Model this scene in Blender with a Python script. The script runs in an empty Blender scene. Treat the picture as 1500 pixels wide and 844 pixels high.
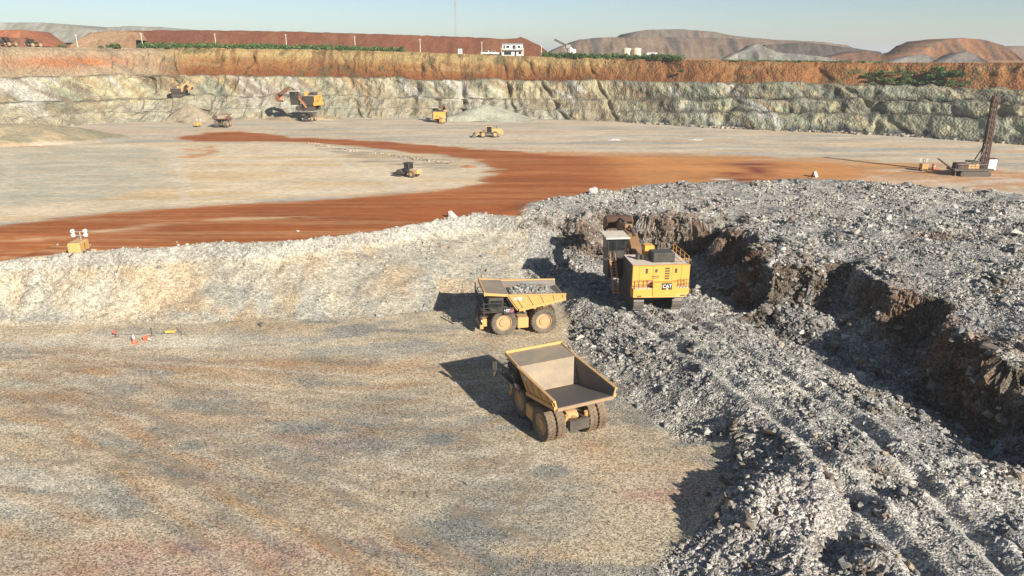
import bpy, bmesh, math, random
import numpy as np
from mathutils import Vector, Matrix, Euler
from mathutils.geometry import delaunay_2d_cdt, convex_hull_2d

R = math.radians
random.seed(7)
rng = np.random.default_rng(11)
SC = bpy.context.scene
COL = SC.collection

# ------------------------------------------------------------------ camera
CAM_H = 30.5
PITCH = R(18.1)
FPX = 1050.0                      # focal length in pixels of the 1500 px wide photograph
cam_d = bpy.data.cameras.new('camera')
cam_d.sensor_width = 36.0
cam_d.lens = 36.0 * FPX / 1500.0
cam_d.clip_start = 0.5
cam_d.clip_end = 20000
cam = bpy.data.objects.new('camera', cam_d)
cam.location = (0, 0, CAM_H)
cam.rotation_euler = (R(90) - PITCH, 0, 0)
COL.objects.link(cam)
SC.camera = cam

# ------------------------------------------------------------------ world and sun
SUN_EL = R(25.0)
SUN_DIR = Vector((0.60 * math.cos(SUN_EL), -0.80 * math.cos(SUN_EL), math.sin(SUN_EL)))   # towards the sun
world = bpy.data.worlds.new('World')
SC.world = world
world.use_nodes = True
wn = world.node_tree.nodes
bg = wn['Background']
sky = wn.new('ShaderNodeTexSky')
sky.sky_type = 'NISHITA'
sky.sun_disc = False
sky.sun_elevation = SUN_EL
sky.sun_rotation = math.atan2(SUN_DIR.x, SUN_DIR.y)
sky.altitude = 50
sky.air_density = 0.8
sky.dust_density = 0.45
sky.ozone_density = 1.6
world.node_tree.links.new(sky.outputs[0], bg.inputs[0])
bg.inputs[1].default_value = 0.056
sun_d = bpy.data.lights.new('sun', 'SUN')
sun_d.energy = 5.0
sun_d.angle = R(0.6)
sun_d.color = (1.0, 0.94, 0.85)
sun = bpy.data.objects.new('sun', sun_d)
sun.rotation_euler = (-SUN_DIR).to_track_quat('-Z', 'Y').to_euler()
sun.location = (60, -80, 120)
COL.objects.link(sun)
SC.view_settings.view_transform = 'Standard'
SC.view_settings.look = 'None'
SC.view_settings.gamma = 1.0
SC.view_settings.exposure = 0.97
SC.view_settings.use_curve_mapping = False
SC.render.engine = 'CYCLES'
SC.cycles.max_bounces = 5
SC.cycles.diffuse_bounces = 3
SC.cycles.use_denoising = True

# ------------------------------------------------------------------ survey: photograph pixel -> place
CP, SP = math.cos(PITCH), math.sin(PITCH)
def ray(px, py):
    a = (px - 750.0) / FPX; v = (422.0 - py) / FPX
    return np.array([a, CP + v * SP, -SP + v * CP])
def at_z(px, py, z):
    d = ray(px, py); t = (z - CAM_H) / d[2]
    return Vector((d[0] * t, d[1] * t, z))
def at_y(px, py, Y):
    d = ray(px, py); t = Y / d[1]
    return Vector((d[0] * t, Y, CAM_H + d[2] * t))

def tag(o, label=None, cat=None, group=None, kind=None):
    if label: o['label'] = label
    if cat: o['category'] = cat
    if group: o['group'] = group
    if kind: o['kind'] = kind
    return o

# ------------------------------------------------------------------ colour and noise
HAZE = 0.00024
KALB = 0.86
def C(r, g, b, k=KALB):
    f = lambda c: ((c / 255 + 0.055) / 1.055) ** 2.4 if c > 10 else c / 255 / 12.92
    v = np.array([f(r) * k, f(g) * k, f(b) * k], dtype=np.float32)
    return v * .86 + v.mean() * .14

def _h(ix, iy, seed):
    n = (ix.astype(np.uint32) * np.uint32(374761393) + iy.astype(np.uint32) * np.uint32(668265263)
         + np.uint32((seed * 2246822519 + 3266489917) & 0xffffffff))
    n = (n ^ (n >> np.uint32(13))) * np.uint32(1274126177)
    n = n ^ (n >> np.uint32(16))
    n = n * np.uint32(2654435761)
    n = n ^ (n >> np.uint32(15))
    return (n & np.uint32(0xffffff)).astype(np.float32) / np.float32(0x1000000)

def vnoise(x, y, seed=0):
    x = np.asarray(x, np.float32); y = np.asarray(y, np.float32)
    fx = np.floor(x); fy = np.floor(y)
    ix = fx.astype(np.int64); iy = fy.astype(np.int64)
    u = x - fx; v = y - fy
    u = u * u * u * (u * (u * 6 - 15) + 10); v = v * v * v * (v * (v * 6 - 15) + 10)
    a = _h(ix, iy, seed); b = _h(ix + 1, iy, seed); c = _h(ix, iy + 1, seed); d = _h(ix + 1, iy + 1, seed)
    return ((a + (b - a) * u) * (1 - v) + (c + (d - c) * u) * v) * 2 - 1

def fbm(x, y, seed=0, oct=4, gain=0.5):
    s = 0; a = 1.0; t = 0.0
    for o in range(oct):
        s = s + a * vnoise(x * 2 ** o + 17.3 * o, y * 2 ** o - 9.1 * o, seed + o); t += a; a *= gain
    return s / t

def ss(e0, e1, x):
    t = np.clip((x - e0) / (e1 - e0), 0, 1)
    return t * t * (3 - 2 * t)

def rocks(x, y, cell, seed, dens=0.8):
    """height of a heap of angular blocks of about the size of one cell, and a random number for each block"""
    x = (np.asarray(x) / cell).astype(np.float32); y = (np.asarray(y) / cell).astype(np.float32)
    gx = np.floor(x).astype(np.int64); gy = np.floor(y).astype(np.int64)
    best = np.zeros(x.shape, np.float32); bid = np.full(x.shape, 0.5, np.float32)
    for dx in (-1, 0, 1):
        for dy in (-1, 0, 1):
            cx = gx + dx; cy = gy + dy
            r1 = _h(cx, cy, seed); r2 = _h(cx, cy, seed + 1); r3 = _h(cx, cy, seed + 2); r4 = _h(cx, cy, seed + 3)
            ang = r3 * 6.283; ca = np.cos(ang); sa = np.sin(ang)
            ddx = x - (cx + r1); ddy = y - (cy + r2)
            sz = 0.28 + 0.42 * r4 * r4 + 0.12 * r1
            u = (ddx * ca + ddy * sa) / sz; v = (-ddx * sa + ddy * ca) / (sz * (0.62 + 0.38 * r2))
            d = np.maximum(np.maximum(np.abs(u), np.abs(v)), 0.72 * (np.abs(u) + np.abs(v)))
            h = sz * (np.minimum((1 - d) * 2.2, 0.75) * (0.7 + 0.6 * r3) + (u * (r1 - 0.5) + v * (r4 - 0.5)) * 0.35)
            h = np.where((d < 1) & (r2 < dens), h, 0)
            m = h > best
            best = np.where(m, h, best); bid = np.where(m, r4 * 0.37 + r1 * 0.63, bid)
    return best * cell, bid

def resample(pts, step=1.4):
    out = []
    for a, b in zip(pts[:-1], pts[1:]):
        a = Vector(a); b = Vector(b); n = max(1, int((b - a).length / step))
        out += [a.lerp(b, i / n) for i in range(n)]
    return out + [Vector(pts[-1])]

def sdist(x, y, poly):
    """signed distance to a polygon on the ground, positive inside"""
    x = np.asarray(x, np.float32); y = np.asarray(y, np.float32)
    d = np.full(x.shape, 1e9, np.float32); ins = np.zeros(x.shape, bool)
    n = len(poly)
    for i in range(n):
        ax, ay = poly[i][0], poly[i][1]; bx_, by_ = poly[(i + 1) % n][0], poly[(i + 1) % n][1]
        ex, ey = bx_ - ax, by_ - ay
        wx = x - ax; wy = y - ay
        t = np.clip((wx * ex + wy * ey) / (ex * ex + ey * ey + 1e-9), 0, 1)
        d = np.minimum(d, (wx - ex * t) ** 2 + (wy - ey * t) ** 2)
        c = (ay <= y) != (by_ <= y)
        xi = ax + (y - ay) / (ey if abs(ey) > 1e-9 else 1e-9) * ex
        ins ^= c & (x < xi)
    d = np.sqrt(d)
    return np.where(ins, d, -d)

def ldist(x, y, line):
    x = np.asarray(x, np.float32); y = np.asarray(y, np.float32)
    d = np.full(x.shape, 1e9, np.float32)
    for a, b in zip(line[:-1], line[1:]):
        ex, ey = b[0] - a[0], b[1] - a[1]
        wx = x - a[0]; wy = y - a[1]
        t = np.clip((wx * ex + wy * ey) / (ex * ex + ey * ey + 1e-9), 0, 1)
        d = np.minimum(d, (wx - ex * t) ** 2 + (wy - ey * t) ** 2)
    return np.sqrt(d)

# ------------------------------------------------------------------ materials
def new_mat(name):
    m = bpy.data.materials.new(name); m.use_nodes = True
    return m, m.node_tree.nodes, m.node_tree.links, m.node_tree.nodes['Principled BSDF']

def ground_mat(name, pebble=0.16, contrast=0.35, bump=0.5, bump_scale=0.12, fine=1.0, stretch=(1, 1, 1)):
    """earth whose broad colour comes from the mesh; grain, pebbles and fine relief from here"""
    m, n, l, p = new_mat(name)
    at = n.new('ShaderNodeAttribute'); at.attribute_name = 'Col'
    co = n.new('ShaderNodeNewGeometry')
    mp = n.new('ShaderNodeMapping'); mp.inputs['Scale'].default_value = stretch
    l.new(co.outputs['Position'], mp.inputs[0])
    vo = n.new('ShaderNodeTexVoronoi'); vo.inputs['Scale'].default_value = 1.0 / pebble
    l.new(mp.outputs[0], vo.inputs['Vector'])
    sv = n.new('ShaderNodeSeparateColor'); l.new(vo.outputs['Color'], sv.inputs[0])
    no = n.new('ShaderNodeTexNoise'); no.inputs['Scale'].default_value = 0.9; no.inputs['Detail'].default_value = 8; no.inputs['Roughness'].default_value = 0.7
    l.new(mp.outputs[0], no.inputs['Vector'])
    nb = n.new('ShaderNodeTexNoise'); nb.inputs['Scale'].default_value = 0.12; nb.inputs['Detail'].default_value = 5
    l.new(mp.outputs[0], nb.inputs['Vector'])
    m1 = n.new('ShaderNodeMapRange'); m1.inputs[3].default_value = 1 - contrast; m1.inputs[4].default_value = 1 + contrast
    l.new(sv.outputs[0], m1.inputs[0])
    m2 = n.new('ShaderNodeMapRange'); m2.inputs[1].default_value = .25; m2.inputs[2].default_value = .75; m2.inputs[3].default_value = 1 - .4 * fine; m2.inputs[4].default_value = 1 + .4 * fine
    l.new(no.outputs[0], m2.inputs[0])
    m3 = n.new('ShaderNodeMapRange'); m3.inputs[1].default_value = .3; m3.inputs[2].default_value = .7; m3.inputs[3].default_value = .86; m3.inputs[4].default_value = 1.14
    l.new(nb.outputs[0], m3.inputs[0])
    a = n.new('ShaderNodeMath'); a.operation = 'MULTIPLY'; l.new(m1.outputs[0], a.inputs[0]); l.new(m2.outputs[0], a.inputs[1])
    b = n.new('ShaderNodeMath'); b.operation = 'MULTIPLY'; l.new(a.outputs[0], b.inputs[0]); l.new(m3.outputs[0], b.inputs[1])
    v = n.new('ShaderNodeVectorMath'); v.operation = 'SCALE'; l.new(at.outputs['Color'], v.inputs[0]); l.new(b.outputs[0], v.inputs[3])
    l.new(v.outputs[0], p.inputs['Base Color'])
    p.inputs['Roughness'].default_value = 0.95
    p.inputs['Specular IOR Level'].default_value = 0.12
    hb = n.new('ShaderNodeMath'); hb.operation = 'MULTIPLY_ADD'; hb.inputs[1].default_value = -0.9
    l.new(vo.outputs['Distance'], hb.inputs[0]); l.new(no.outputs[0], hb.inputs[2])
    bp = n.new('ShaderNodeBump'); bp.inputs['Strength'].default_value = bump; bp.inputs['Distance'].default_value = bump_scale
    l.new(hb.outputs[0], bp.inputs['Height']); l.new(bp.outputs[0], p.inputs['Normal'])
    return m

MG = {
    'floor': ground_mat('packed_gravel', .10, .60, .5, .05, .38),
    'slope': ground_mat('dusty_slope', .2, .36, .7, .15, .8),
    'rubble': ground_mat('broken_rock', .16, .55, .95, .12, .9),
    'bench': ground_mat('bench_dirt', .4, .16, .4, .15, .55, (0.5, 1.2, 1)),
    'road': ground_mat('red_road_dirt', .4, .12, .3, .10, .5, (0.35, 1.3, 1)),
    'wall': ground_mat('pit_wall_rock', .7, .16, .9, .5, .6, (1, 1, 1)),
    'dump': ground_mat('waste_rock', 1.2, .12, .5, .5, .5),
    'stone': ground_mat('stone', .1, .14, .4, .05, .6),
}

def np_mesh(name, co, faces, mat, col=None, smooth=True):
    me = bpy.data.meshes.new(name)
    faces = np.asarray(faces, np.int32); k = faces.shape[1]
    me.vertices.add(len(co)); me.vertices.foreach_set('co', np.asarray(co, np.float32).ravel())
    me.loops.add(faces.size); me.loops.foreach_set('vertex_index', faces.ravel())
    me.polygons.add(len(faces)); me.polygons.foreach_set('loop_start', np.arange(0, faces.size, k, dtype=np.int32))
    me.polygons.foreach_set('use_smooth', np.full(len(faces), smooth))
    if col is not None:
        at = me.color_attributes.new('Col', 'FLOAT_COLOR', 'POINT')
        at.data.foreach_set('color', np.concatenate([col, np.ones((len(col), 1))], 1).astype(np.float32).ravel())
    me.update(calc_edges=True)
    me.materials.append(mat)
    o = bpy.data.objects.new(name, me); COL.objects.link(o)
    return o

def sub_mesh(name, co, faces, keep, mat, col, smooth=True, kind='structure'):
    f = faces[keep]
    if len(f) == 0: return None
    u, inv = np.unique(f.ravel(), return_inverse=True)
    o = np_mesh(name, co[u], inv.reshape(f.shape), mat, col[u], smooth)
    o['kind'] = kind
    return o

# ------------------------------------------------------------------ the pit: survey lines (photograph pixel, height)
BZ = 6.5                                     # height of the working bench above the pit floor
def L(pts): return [at_z(*p) for p in pts]
def back(line, dy, z): return [Vector((p.x, p.y + dy, z)) for p in line]

foot = L([(-420, 484, .1), (-150, 479, .1), (0, 476, .1), (150, 475, .1), (300, 473, .1), (450, 469, .1), (560, 464, .1), (640, 456, .1), (700, 444, .15), (760, 430, .2), (800, 420, .4)])
apron = L([(-420, 468, .9), (-150, 463, .9), (0, 460, .9), (150, 459, .9), (300, 457, .9), (450, 452, .9), (560, 446, .9), (640, 436, .9), (700, 420, 1.0), (760, 405, 1.2)])
ledge = L([(-420, 408, 4.9), (-150, 404, 4.9), (0, 400, 4.9), (150, 398, 4.9), (300, 390, 4.9), (430, 380, 4.9), (560, 364, 4.9), (640, 348, 4.9), (700, 345, 4.6), (760, 350, 4.3), (820, 358, 3.9)])
crest = L([(-420, 392, 7.2), (-150, 387, 7.1), (0, 379, 7.1), (100, 371, 7.1), (200, 364, 7.1), (300, 358, 7.1), (450, 351, 7.1), (560, 338, 7.1), (640, 322, 7.1), (700, 314, 7.0), (760, 318, 6.9), (820, 320, 6.9)])
road_edge = back(crest, 1.6, BZ)
ramp_l = L([(862, 450, 1.5), (905, 474, 2.0), (960, 508, 2.1), (1010, 535, 2.3), (1080, 585, 2.6), (1150, 645, 2.8), (1195, 688, 2.9)])
bank = L([(838, 432, .5), (826, 455, .3), (836, 500, .1), (872, 548, .1), (925, 600, .1), (985, 636, .15), (1050, 668, .2), (1085, 692, .3)])
mound = L([(1195, 690, 2.9), (1128, 697, 3.0), (1095, 742, 2.6), (1065, 790, 1.3), (1035, 840, .5), (980, 980, .2)])
mound_foot = L([(1072, 700, .3), (1028, 748, .15), (976, 800, .1), (925, 852, 0), (830, 980, 0)])
mound_top = L([(1200, 740, 3.0), (1180, 800, 2.3), (1150, 870, 1.7)])
groove = L([(1245, 730, 2.2), (1235, 790, 1.7), (1190, 900, 1.4)])
ramp_m = L([(1300, 740, 3.1), (1310, 800, 2.8), (1310, 900, 2.6)])
ramp_r = L([(1012, 446, 1.9), (1080, 488, 2.1), (1180, 540, 2.3), (1290, 600, 2.5), (1400, 680, 2.7), (1500, 765, 2.9), (1620, 870, 3.1), (1750, 980, 3.2)])
hollow = L([(1022, 428, 1.3), (1080, 450, 0.8), (1150, 488, 0.7), (1230, 528, 0.6), (1310, 568, 0.5), (1385, 612, 0.5), (1450, 662, 0.8), (1560, 735, 1.4), (1700, 830, 1.8)])
fmid = L([(845, 372, 2.3), (900, 374, 2.3), (960, 374, 2.3), (1040, 378, 2.3), (1085, 408, 4.0), (1122, 432, 4.0), (1190, 440, 4.0), (1268, 446, 4.0), (1308, 480, 4.0), (1350, 506, 4.0), (1400, 540, 4.0), (1450, 575, 4.0), (1510, 612, 4.0), (1620, 680, 4.0)])
fcrest = L([(845, 318, 7.1), (900, 318, 7.2), (960, 319, 7.3), (1058, 328, 7.65), (1092, 362, 7.55), (1124, 388, 7.45), (1190, 393, 7.2), (1270, 396, 7.4), (1312, 426, 7.4), (1352, 450, 7.4), (1402, 480, 7.4), (1452, 512, 7.4), (1512, 546, 7.4), (1624, 610, 7.4)])
mtop1 = L([(900, 300, 7.2), (1000, 298, 7.5), (1100, 318, 7.7), (1200, 340, 8.1), (1320, 370, 8.2), (1420, 410, 8.2), (1520, 460, 8.2), (1650, 520, 8.0)])
mtop2 = L([(1020, 282, 7.4), (1150, 290, 8.0), (1300, 305, 8.3), (1420, 330, 8.0), (1540, 360, 7.9), (1700, 400, 7.6)])
mfar = L([(770, 304, 6.9), (850, 289, 7.1), (950, 273, 7.4), (1050, 267, 7.7), (1150, 263, 7.9), (1270, 265, 7.7), (1350, 273, 7.5), (1430, 281, 7.4), (1520, 288, 7.4), (1700, 304, 7.2)])
plain = back(mfar, 5.0, BZ)
mnd_top = L([(-420, 176, 12.4), (-150, 178, 12.2), (0, 180, 12.0), (60, 182, 11.4), (110, 186, 10.2), (165, 195, 8.0)])
mnd_front = L([(-420, 222, BZ), (-150, 219, BZ), (0, 216, BZ), (120, 211, BZ), (205, 206, BZ)])
mnd_back = back(mnd_top, 9, BZ)
lines = [foot, apron, ledge, crest, road_edge, ramp_l, bank, mound, mound_foot, mound_top, groove, ramp_m, ramp_r, hollow, fmid, fcrest,
         mtop1, mtop2, mfar, plain, mnd_top, mnd_front, mnd_back]
tin = []
for ln in lines: tin += resample(ln)
for x in range(-240, 1, 12):
    for y in (5, 25, 40, 55, 66): 
        if x < -2: tin.append(Vector((x, y, 0)))
for p in [(4, 58), (6, 50), (5, 44), (3, 36), (2, 26), (0, 5), (9, 55), (10, 50), (-2, 72), (2, 78), (3, 66), (7, 62)]: tin.append(Vector((p[0], p[1], 0)))
for y in (78, 82): tin.append(Vector((-240, y, .2)))
tin += [Vector((-240, 86, 4.9)), Vector((-240, 90, 7.1)), Vector((-240, 92, BZ)), Vector((250, 40, 7)), Vector((250, 5, 3)), Vector((250, 80, 7)), Vector((250, 115, 7)), Vector((250, 125, BZ)),
        Vector((60, 5, 3.2)), Vector((30, 5, 3.2)), Vector((15, 5, 1.5))]
for x in range(-240, 251, 35):
    for y in (150, 175, 205, 235, 270, 330):
        if not (x < -60 and y < 240): tin.append(Vector((x, y, BZ)))
for x in range(-240, 61, 10):
    for y in (98, 104, 110, 118, 126, 136, 146, 158, 170):
        if y > np.interp(x, [p.x for p in crest] + [p.x for p in plain[3:]], [p.y for p in crest] + [p.y for p in plain[3:]]) + 3: tin.append(Vector((x, y, BZ)))
tin += [Vector((-240, 270, BZ)), Vector((-240, 330, BZ)), Vector((-240, 240, BZ))]

RS = 0.25; RX0, RY0 = -235.0, 8.0; RNX, RNY = 1920, 1240
def rasterize(pts):
    r = delaunay_2d_cdt([Vector((p.x, p.y)) for p in pts], [], [], 0, 1e-4)
    vs, fs, ov = r[0], r[2], r[3]
    zz = [pts[o[0]].z if o else 0.0 for o in ov]
    G = np.full((RNY, RNX), np.nan, np.float32)
    for f in fs:
        (ax, ay), (bx_, by_), (cx, cy) = [(vs[i].x, vs[i].y) for i in f]
        i0 = max(0, int((min(ax, bx_, cx) - RX0) / RS)); i1 = min(RNX - 1, int((max(ax, bx_, cx) - RX0) / RS) + 1)
        j0 = max(0, int((min(ay, by_, cy) - RY0) / RS)); j1 = min(RNY - 1, int((max(ay, by_, cy) - RY0) / RS) + 1)
        if i1 < i0 or j1 < j0: continue
        X = RX0 + RS * np.arange(i0, i1 + 1)[None, :]; Y = RY0 + RS * np.arange(j0, j1 + 1)[:, None]
        den = (by_ - cy) * (ax - cx) + (cx - bx_) * (ay - cy)
        if abs(den) < 1e-9: continue
        w0 = ((by_ - cy) * (X - cx) + (cx - bx_) * (Y - cy)) / den
        w1 = ((cy - ay) * (X - cx) + (ax - cx) * (Y - cy)) / den
        w2 = 1 - w0 - w1
        m = (w0 >= -1e-6) & (w1 >= -1e-6) & (w2 >= -1e-6)
        z = w0 * zz[f[0]] + w1 * zz[f[1]] + w2 * zz[f[2]]
        G[j0:j1 + 1, i0:i1 + 1] = np.where(m, z, G[j0:j1 + 1, i0:i1 + 1])
    G = np.where(np.isnan(G), BZ, G)
    for _ in range(3):
        P = np.pad(G, 1, mode='edge')
        G = (P[:-2, 1:-1] + P[2:, 1:-1] + P[1:-1, :-2] + P[1:-1, 2:] + 2 * G) / 6
    return G
RAS = rasterize(tin)
def tin_z(x, y):
    fx = np.clip((np.asarray(x) - RX0) / RS, 0, RNX - 1.001); fy = np.clip((np.asarray(y) - RY0) / RS, 0, RNY - 1.001)
    i = fx.astype(np.int64); j = fy.astype(np.int64); u = fx - i; v = fy - j
    return (RAS[j, i] * (1 - u) + RAS[j, i + 1] * u) * (1 - v) + (RAS[j + 1, i] * (1 - u) + RAS[j + 1, i + 1] * u) * v

def xy(pts, z): return [at_z(p[0], p[1], z).xy for p in pts]
# outlines on the ground
P_MUCK = [p.xy for p in bank] + [p.xy for p in mound_foot[0:]] + [Vector((12, 5)), Vector((250, 5)), Vector((250, 120))] + [p.xy for p in reversed(plain)] + [p.xy for p in (road_edge[-2], crest[-2], ledge[-2], apron[-1], foot[-1])]
P_SLOPE = [p.xy for p in foot] + [p.xy for p in reversed(road_edge)]
P_ROAD = xy([(-500, 376), (0, 330), (150, 313), (300, 301), (450, 294), (560, 286), (650, 279), (700, 269), (722, 256), (716, 244), (690, 235), (640, 227), (560, 219), (500, 213), (440, 209), (370, 208), (290, 207), (262, 202),
             (300, 194), (360, 193), (440, 202), (520, 205), (600, 210), (700, 218), (780, 224), (860, 229), (960, 231), (1080, 233), (1190, 238), (1270, 246), (1262, 268), (1150, 275), (1000, 285), (900, 300), (800, 318),
             (740, 322), (640, 335), (560, 350), (450, 362), (300, 372), (150, 382), (0, 396), (-500, 440)], BZ)
P_ISLAND = xy([(-500, 366), (0, 326), (300, 298), (560, 283), (650, 277), (700, 267), (720, 256), (712, 244), (640, 228), (500, 214), (370, 210), (250, 208), (0, 218), (-500, 240)], BZ)
FX_L = [p.xy for p in fcrest]

def muck_weight(x, y): return ss(-0.8, 1.6, sdist(x, y, P_MUCK) + 0.9 * vnoise(x / 2.2, y / 2.2, 61))
def slope_weight(x, y): return ss(-0.6, 0.8, sdist(x, y, P_SLOPE))

def height(x, y, detail=True):
    mw = muck_weight(x, y); sw = slope_weight(x, y) * (1 - mw)
    fx = np.exp(-(ldist(x, y, FX_L) / 7.0) ** 2) * mw                     # irregular dug face
    wx = fx * (2.8 * vnoise(x / 6.0, y / 6.0, 5) + 1.5 * vnoise(x / 2.8, y / 2.8, 6)) + sw * 0.8 * vnoise(x / 4, y / 6, 9)
    wy = fx * (3.4 * vnoise(x / 5.5, y / 7.0, 7) + 1.6 * vnoise(x / 2.5, y / 2.5, 8)) + sw * (0.9 * vnoise(x / 5, y / 5, 10) + 0.35 * vnoise(x / 1.6, y / 1.6, 19))
    z = tin_z(x + wx, y + wy)
    z = z + mw * (0.62 * fbm(x / 6.5, y / 6.5, 20, 3) + .35 * ss(78, 90, y) * vnoise(x / 5, y / 4, 27) + 0.18 * vnoise(x / 1.7, y / 1.7, 23)) + sw * (0.25 * fbm(x / 2.6, y / 4, 30, 3))
    fl = (1 - mw) * (1 - sw)
    z = z + fl * 0.06 * fbm(x / 7, y / 5, 33, 3)
    # crawler tracks pressed into the ramp behind the excavator
    for ln, wdt in RUTS:
        d = ldist(x, y, ln)
        z = z - mw * 0.36 * np.exp(-(d / (0.55 * wdt)) ** 2) + mw * 0.20 * np.exp(-((d - 1.1 * wdt) / 0.45) ** 2)
    rid = np.full(np.shape(x), 0.5, np.float32)
    if detail:
        h1, i1 = rocks(x, y, 1.7, 100, .34); h2, i2 = rocks(x, y, 0.8, 110, .62); h3, i3 = rocks(x, y, 0.42, 120, .85)
        rut = np.ones_like(mw)
        for ln, wdt in RUTS: rut = np.minimum(rut, 1 - 0.8 * np.exp(-(ldist(x, y, ln) / (1.4 * wdt)) ** 4))
        fines = ss(-.25, .35, fbm(x / 5.0, y / 5.0, 41, 3) + .18)          # patches of finer spoil
        a1 = mw * fines * rut; a2 = mw * (0.12 + .88 * fines) * (0.3 + 0.7 * rut); a3 = mw * (.4 + .6 * fines) * (.15 + .85 * rut)
        win = sw * ss(4.2, 5.6, z)
        sp = ss(.05, .5, fbm(x / 4, y / 3, 47, 3))
        a1 = a1 * .5 + win * .10; a2 = a2 * .55 + win * .40 + sw * .2 * sp; a3 = a3 * .75 + win * .6 + sw * .3 * sp
        z = z + np.maximum(np.maximum(h1 * a1, h2 * a2), h3 * a3)
        rid = np.where(h1 * a1 > np.maximum(h2 * a2, h3 * a3), i1, np.where(h2 * a2 > h3 * a3, i2, i3))
        rid = np.where(np.maximum(np.maximum(h1 * a1, h2 * a2), h3 * a3) < .03, 0.42, rid)
    return z, mw, sw, rid
RUTS = [([p.xy for p in L([(925, 462, 2), (985, 500, 2.2), (1060, 552, 2.4), (1150, 622, 2.7), (1230, 700, 2.9), (1310, 790, 3.1), (1400, 900, 3.2)])], 1.0),
        ([p.xy for p in L([(990, 456, 2), (1060, 497, 2.2), (1160, 556, 2.4), (1260, 622, 2.7), (1340, 690, 2.9), (1430, 780, 3.1), (1540, 900, 3.2)])], 1.0)]

def seg(a, b, s): return np.arange(a, b, s)
xs = np.concatenate([seg(-232, -82, 1.2), seg(-82, 0, .24), seg(0, 60, .15), seg(60, 84, .22), seg(84, 236, 1.3)])
ys = np.concatenate([seg(12, 30, .6), seg(30, 82, .16), seg(82, 128, .2), seg(128, 306, .8)])
GX, GY = np.meshgrid(xs.astype(np.float32), ys.astype(np.float32))
GZ, MW, SW, RID = height(GX, GY)
GX0, GY0 = GX.copy(), GY.copy()
gy_, gx_ = np.gradient(GZ, ys, xs)
stp = np.sqrt(gx_ ** 2 + gy_ ** 2); P_ = np.pad(tin_z(GX, GY), 0)
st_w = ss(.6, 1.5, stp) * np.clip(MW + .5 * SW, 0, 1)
al = (GX - GY) * .7                                    # blocks stand out of the steep faces
k1, j1 = rocks(al, GZ * 1.1, 2.0, 400, .8); k2, j2 = rocks(al + .35 * GY, GZ, .9, 410, .9)
out = st_w * (np.maximum(k1 * 1.1, k2 * 1.3) - .35)
GX = GX - gx_ / (stp + .3) * out; GY = GY - gy_ / (stp + .3) * out
RID = np.where(st_w > .4, np.where(k1 * .75 > k2 * .9, j1, j2), RID)
del k1, k2, P_

# ---- soil colours
def mix(a, b, t): return a + (b - a) * np.clip(t, 0, 1)[..., None]
shape3 = GX.shape + (3,)
tan, ochre, grey, pale, pink = C(186, 168, 136), C(188, 158, 116), C(130, 130, 122), C(206, 194, 168), C(170, 134, 120)
col = np.broadcast_to(tan, shape3).copy()
n1 = fbm(GX / 9, GY / 4.0, 50, 4); n2 = fbm(GX / 14, GY / 3.2, 54, 4); n3 = fbm(GX / 3, GY / 1.4, 58, 3)
col = mix(col, ochre, ss(-.05, .5, n2 + .5 * n3) * .6)
col = mix(col, grey, ss(.0, .45, n1 + .35 * n3 - .05) * .8)
def blob(px, py, rx, ry, soft=1.0):
    c = at_z(px, py, 0); ex = at_z(px + rx, py, 0).x - c.x; ey = (at_z(px, py - ry, 0).y - at_z(px, py + ry, 0).y) / 2
    return np.exp(-(((GX - c.x) / ex) ** 2 + ((GY - c.y) / ey) ** 2) ** 1.3) * np.clip(1.0 + soft * (n3 + .4 * n1), 0, 1.4)
for (px, py, rx, ry, s) in [(560, 640, 190, 48, .85), (400, 690, 90, 40, .7), (330, 800, 60, 18, .6), (700, 760, 110, 70, .8), (300, 770, 40, 14, .9), (600, 590, 120, 25, .5), (140, 600, 80, 14, .4), (40, 800, 60, 40, .5), (820, 720, 60, 60, .5)]:
    col = mix(col, grey * .92, blob(px, py, rx, ry) * s)
for (px, py, rx, ry, s) in [(70, 715, 110, 32, .8), (200, 500, 260, 14, .7), (640, 520, 200, 16, .3), (110, 560, 100, 16, .5)]:
    col = mix(col, pale, blob(px, py, rx, ry) * s)
for (px, py, rx, ry, s) in [(350, 820, 230, 40, .9), (130, 830, 120, 30, .6), (960, 720, 60, 30, .5), (480, 650, 120, 20, .25)]:
    col = mix(col, pink, blob(px, py, rx, ry) * s)
for (px, py, rx, ry, s) in [(60, 585, 70, 16, .7), (420, 535, 260, 10, .5), (110, 545, 60, 8, .6), (880, 660, 40, 24, .4)]:
    col = mix(col, C(170, 126, 80), blob(px, py, rx, ry) * s)
rust = C(176, 136, 92)
for ln, w, s, cc in [([(150, 635), (210, 678), (300, 745), (400, 800), (520, 866)], .55, .75, rust), ([(275, 650), (330, 695), (400, 735), (480, 765), (620, 850)], .5, .55, rust),
                     ([(-20, 735), (120, 790), (260, 866)], .7, .55, rust), ([(330, 690), (520, 705), (700, 660), (760, 620)], .5, .35, rust),
                     ([(0, 560), (100, 600), (190, 655)], .5, .5, rust), ([(240, 590), (420, 600), (640, 570), (720, 540)], .6, .35, rust),
                     ([(190, 690), (300, 770), (380, 830)], .35, .5, grey * .85), ([(430, 660), (600, 640), (740, 590)], .45, .35, grey * .85), ([(300, 520), (520, 545), (690, 520)], .5, .3, grey),
                     ([(0, 640), (160, 700), (260, 780), (320, 866)], .4, .35, pale), ([(600, 670), (680, 690), (760, 670)], .6, .6, pale * .95), ([(80, 520), (300, 560), (560, 560), (700, 505)], .7, .35, rust)]:
    d = ldist(GX + .35 * n1, GY + .35 * n3, xy(ln, 0))
    for off in (-1.7, 1.7):
        col = mix(col, cc, np.exp(-((d - abs(off)) / w) ** 2) * s * .6 * np.clip(.75 + .8 * n3, 0, 1))
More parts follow.
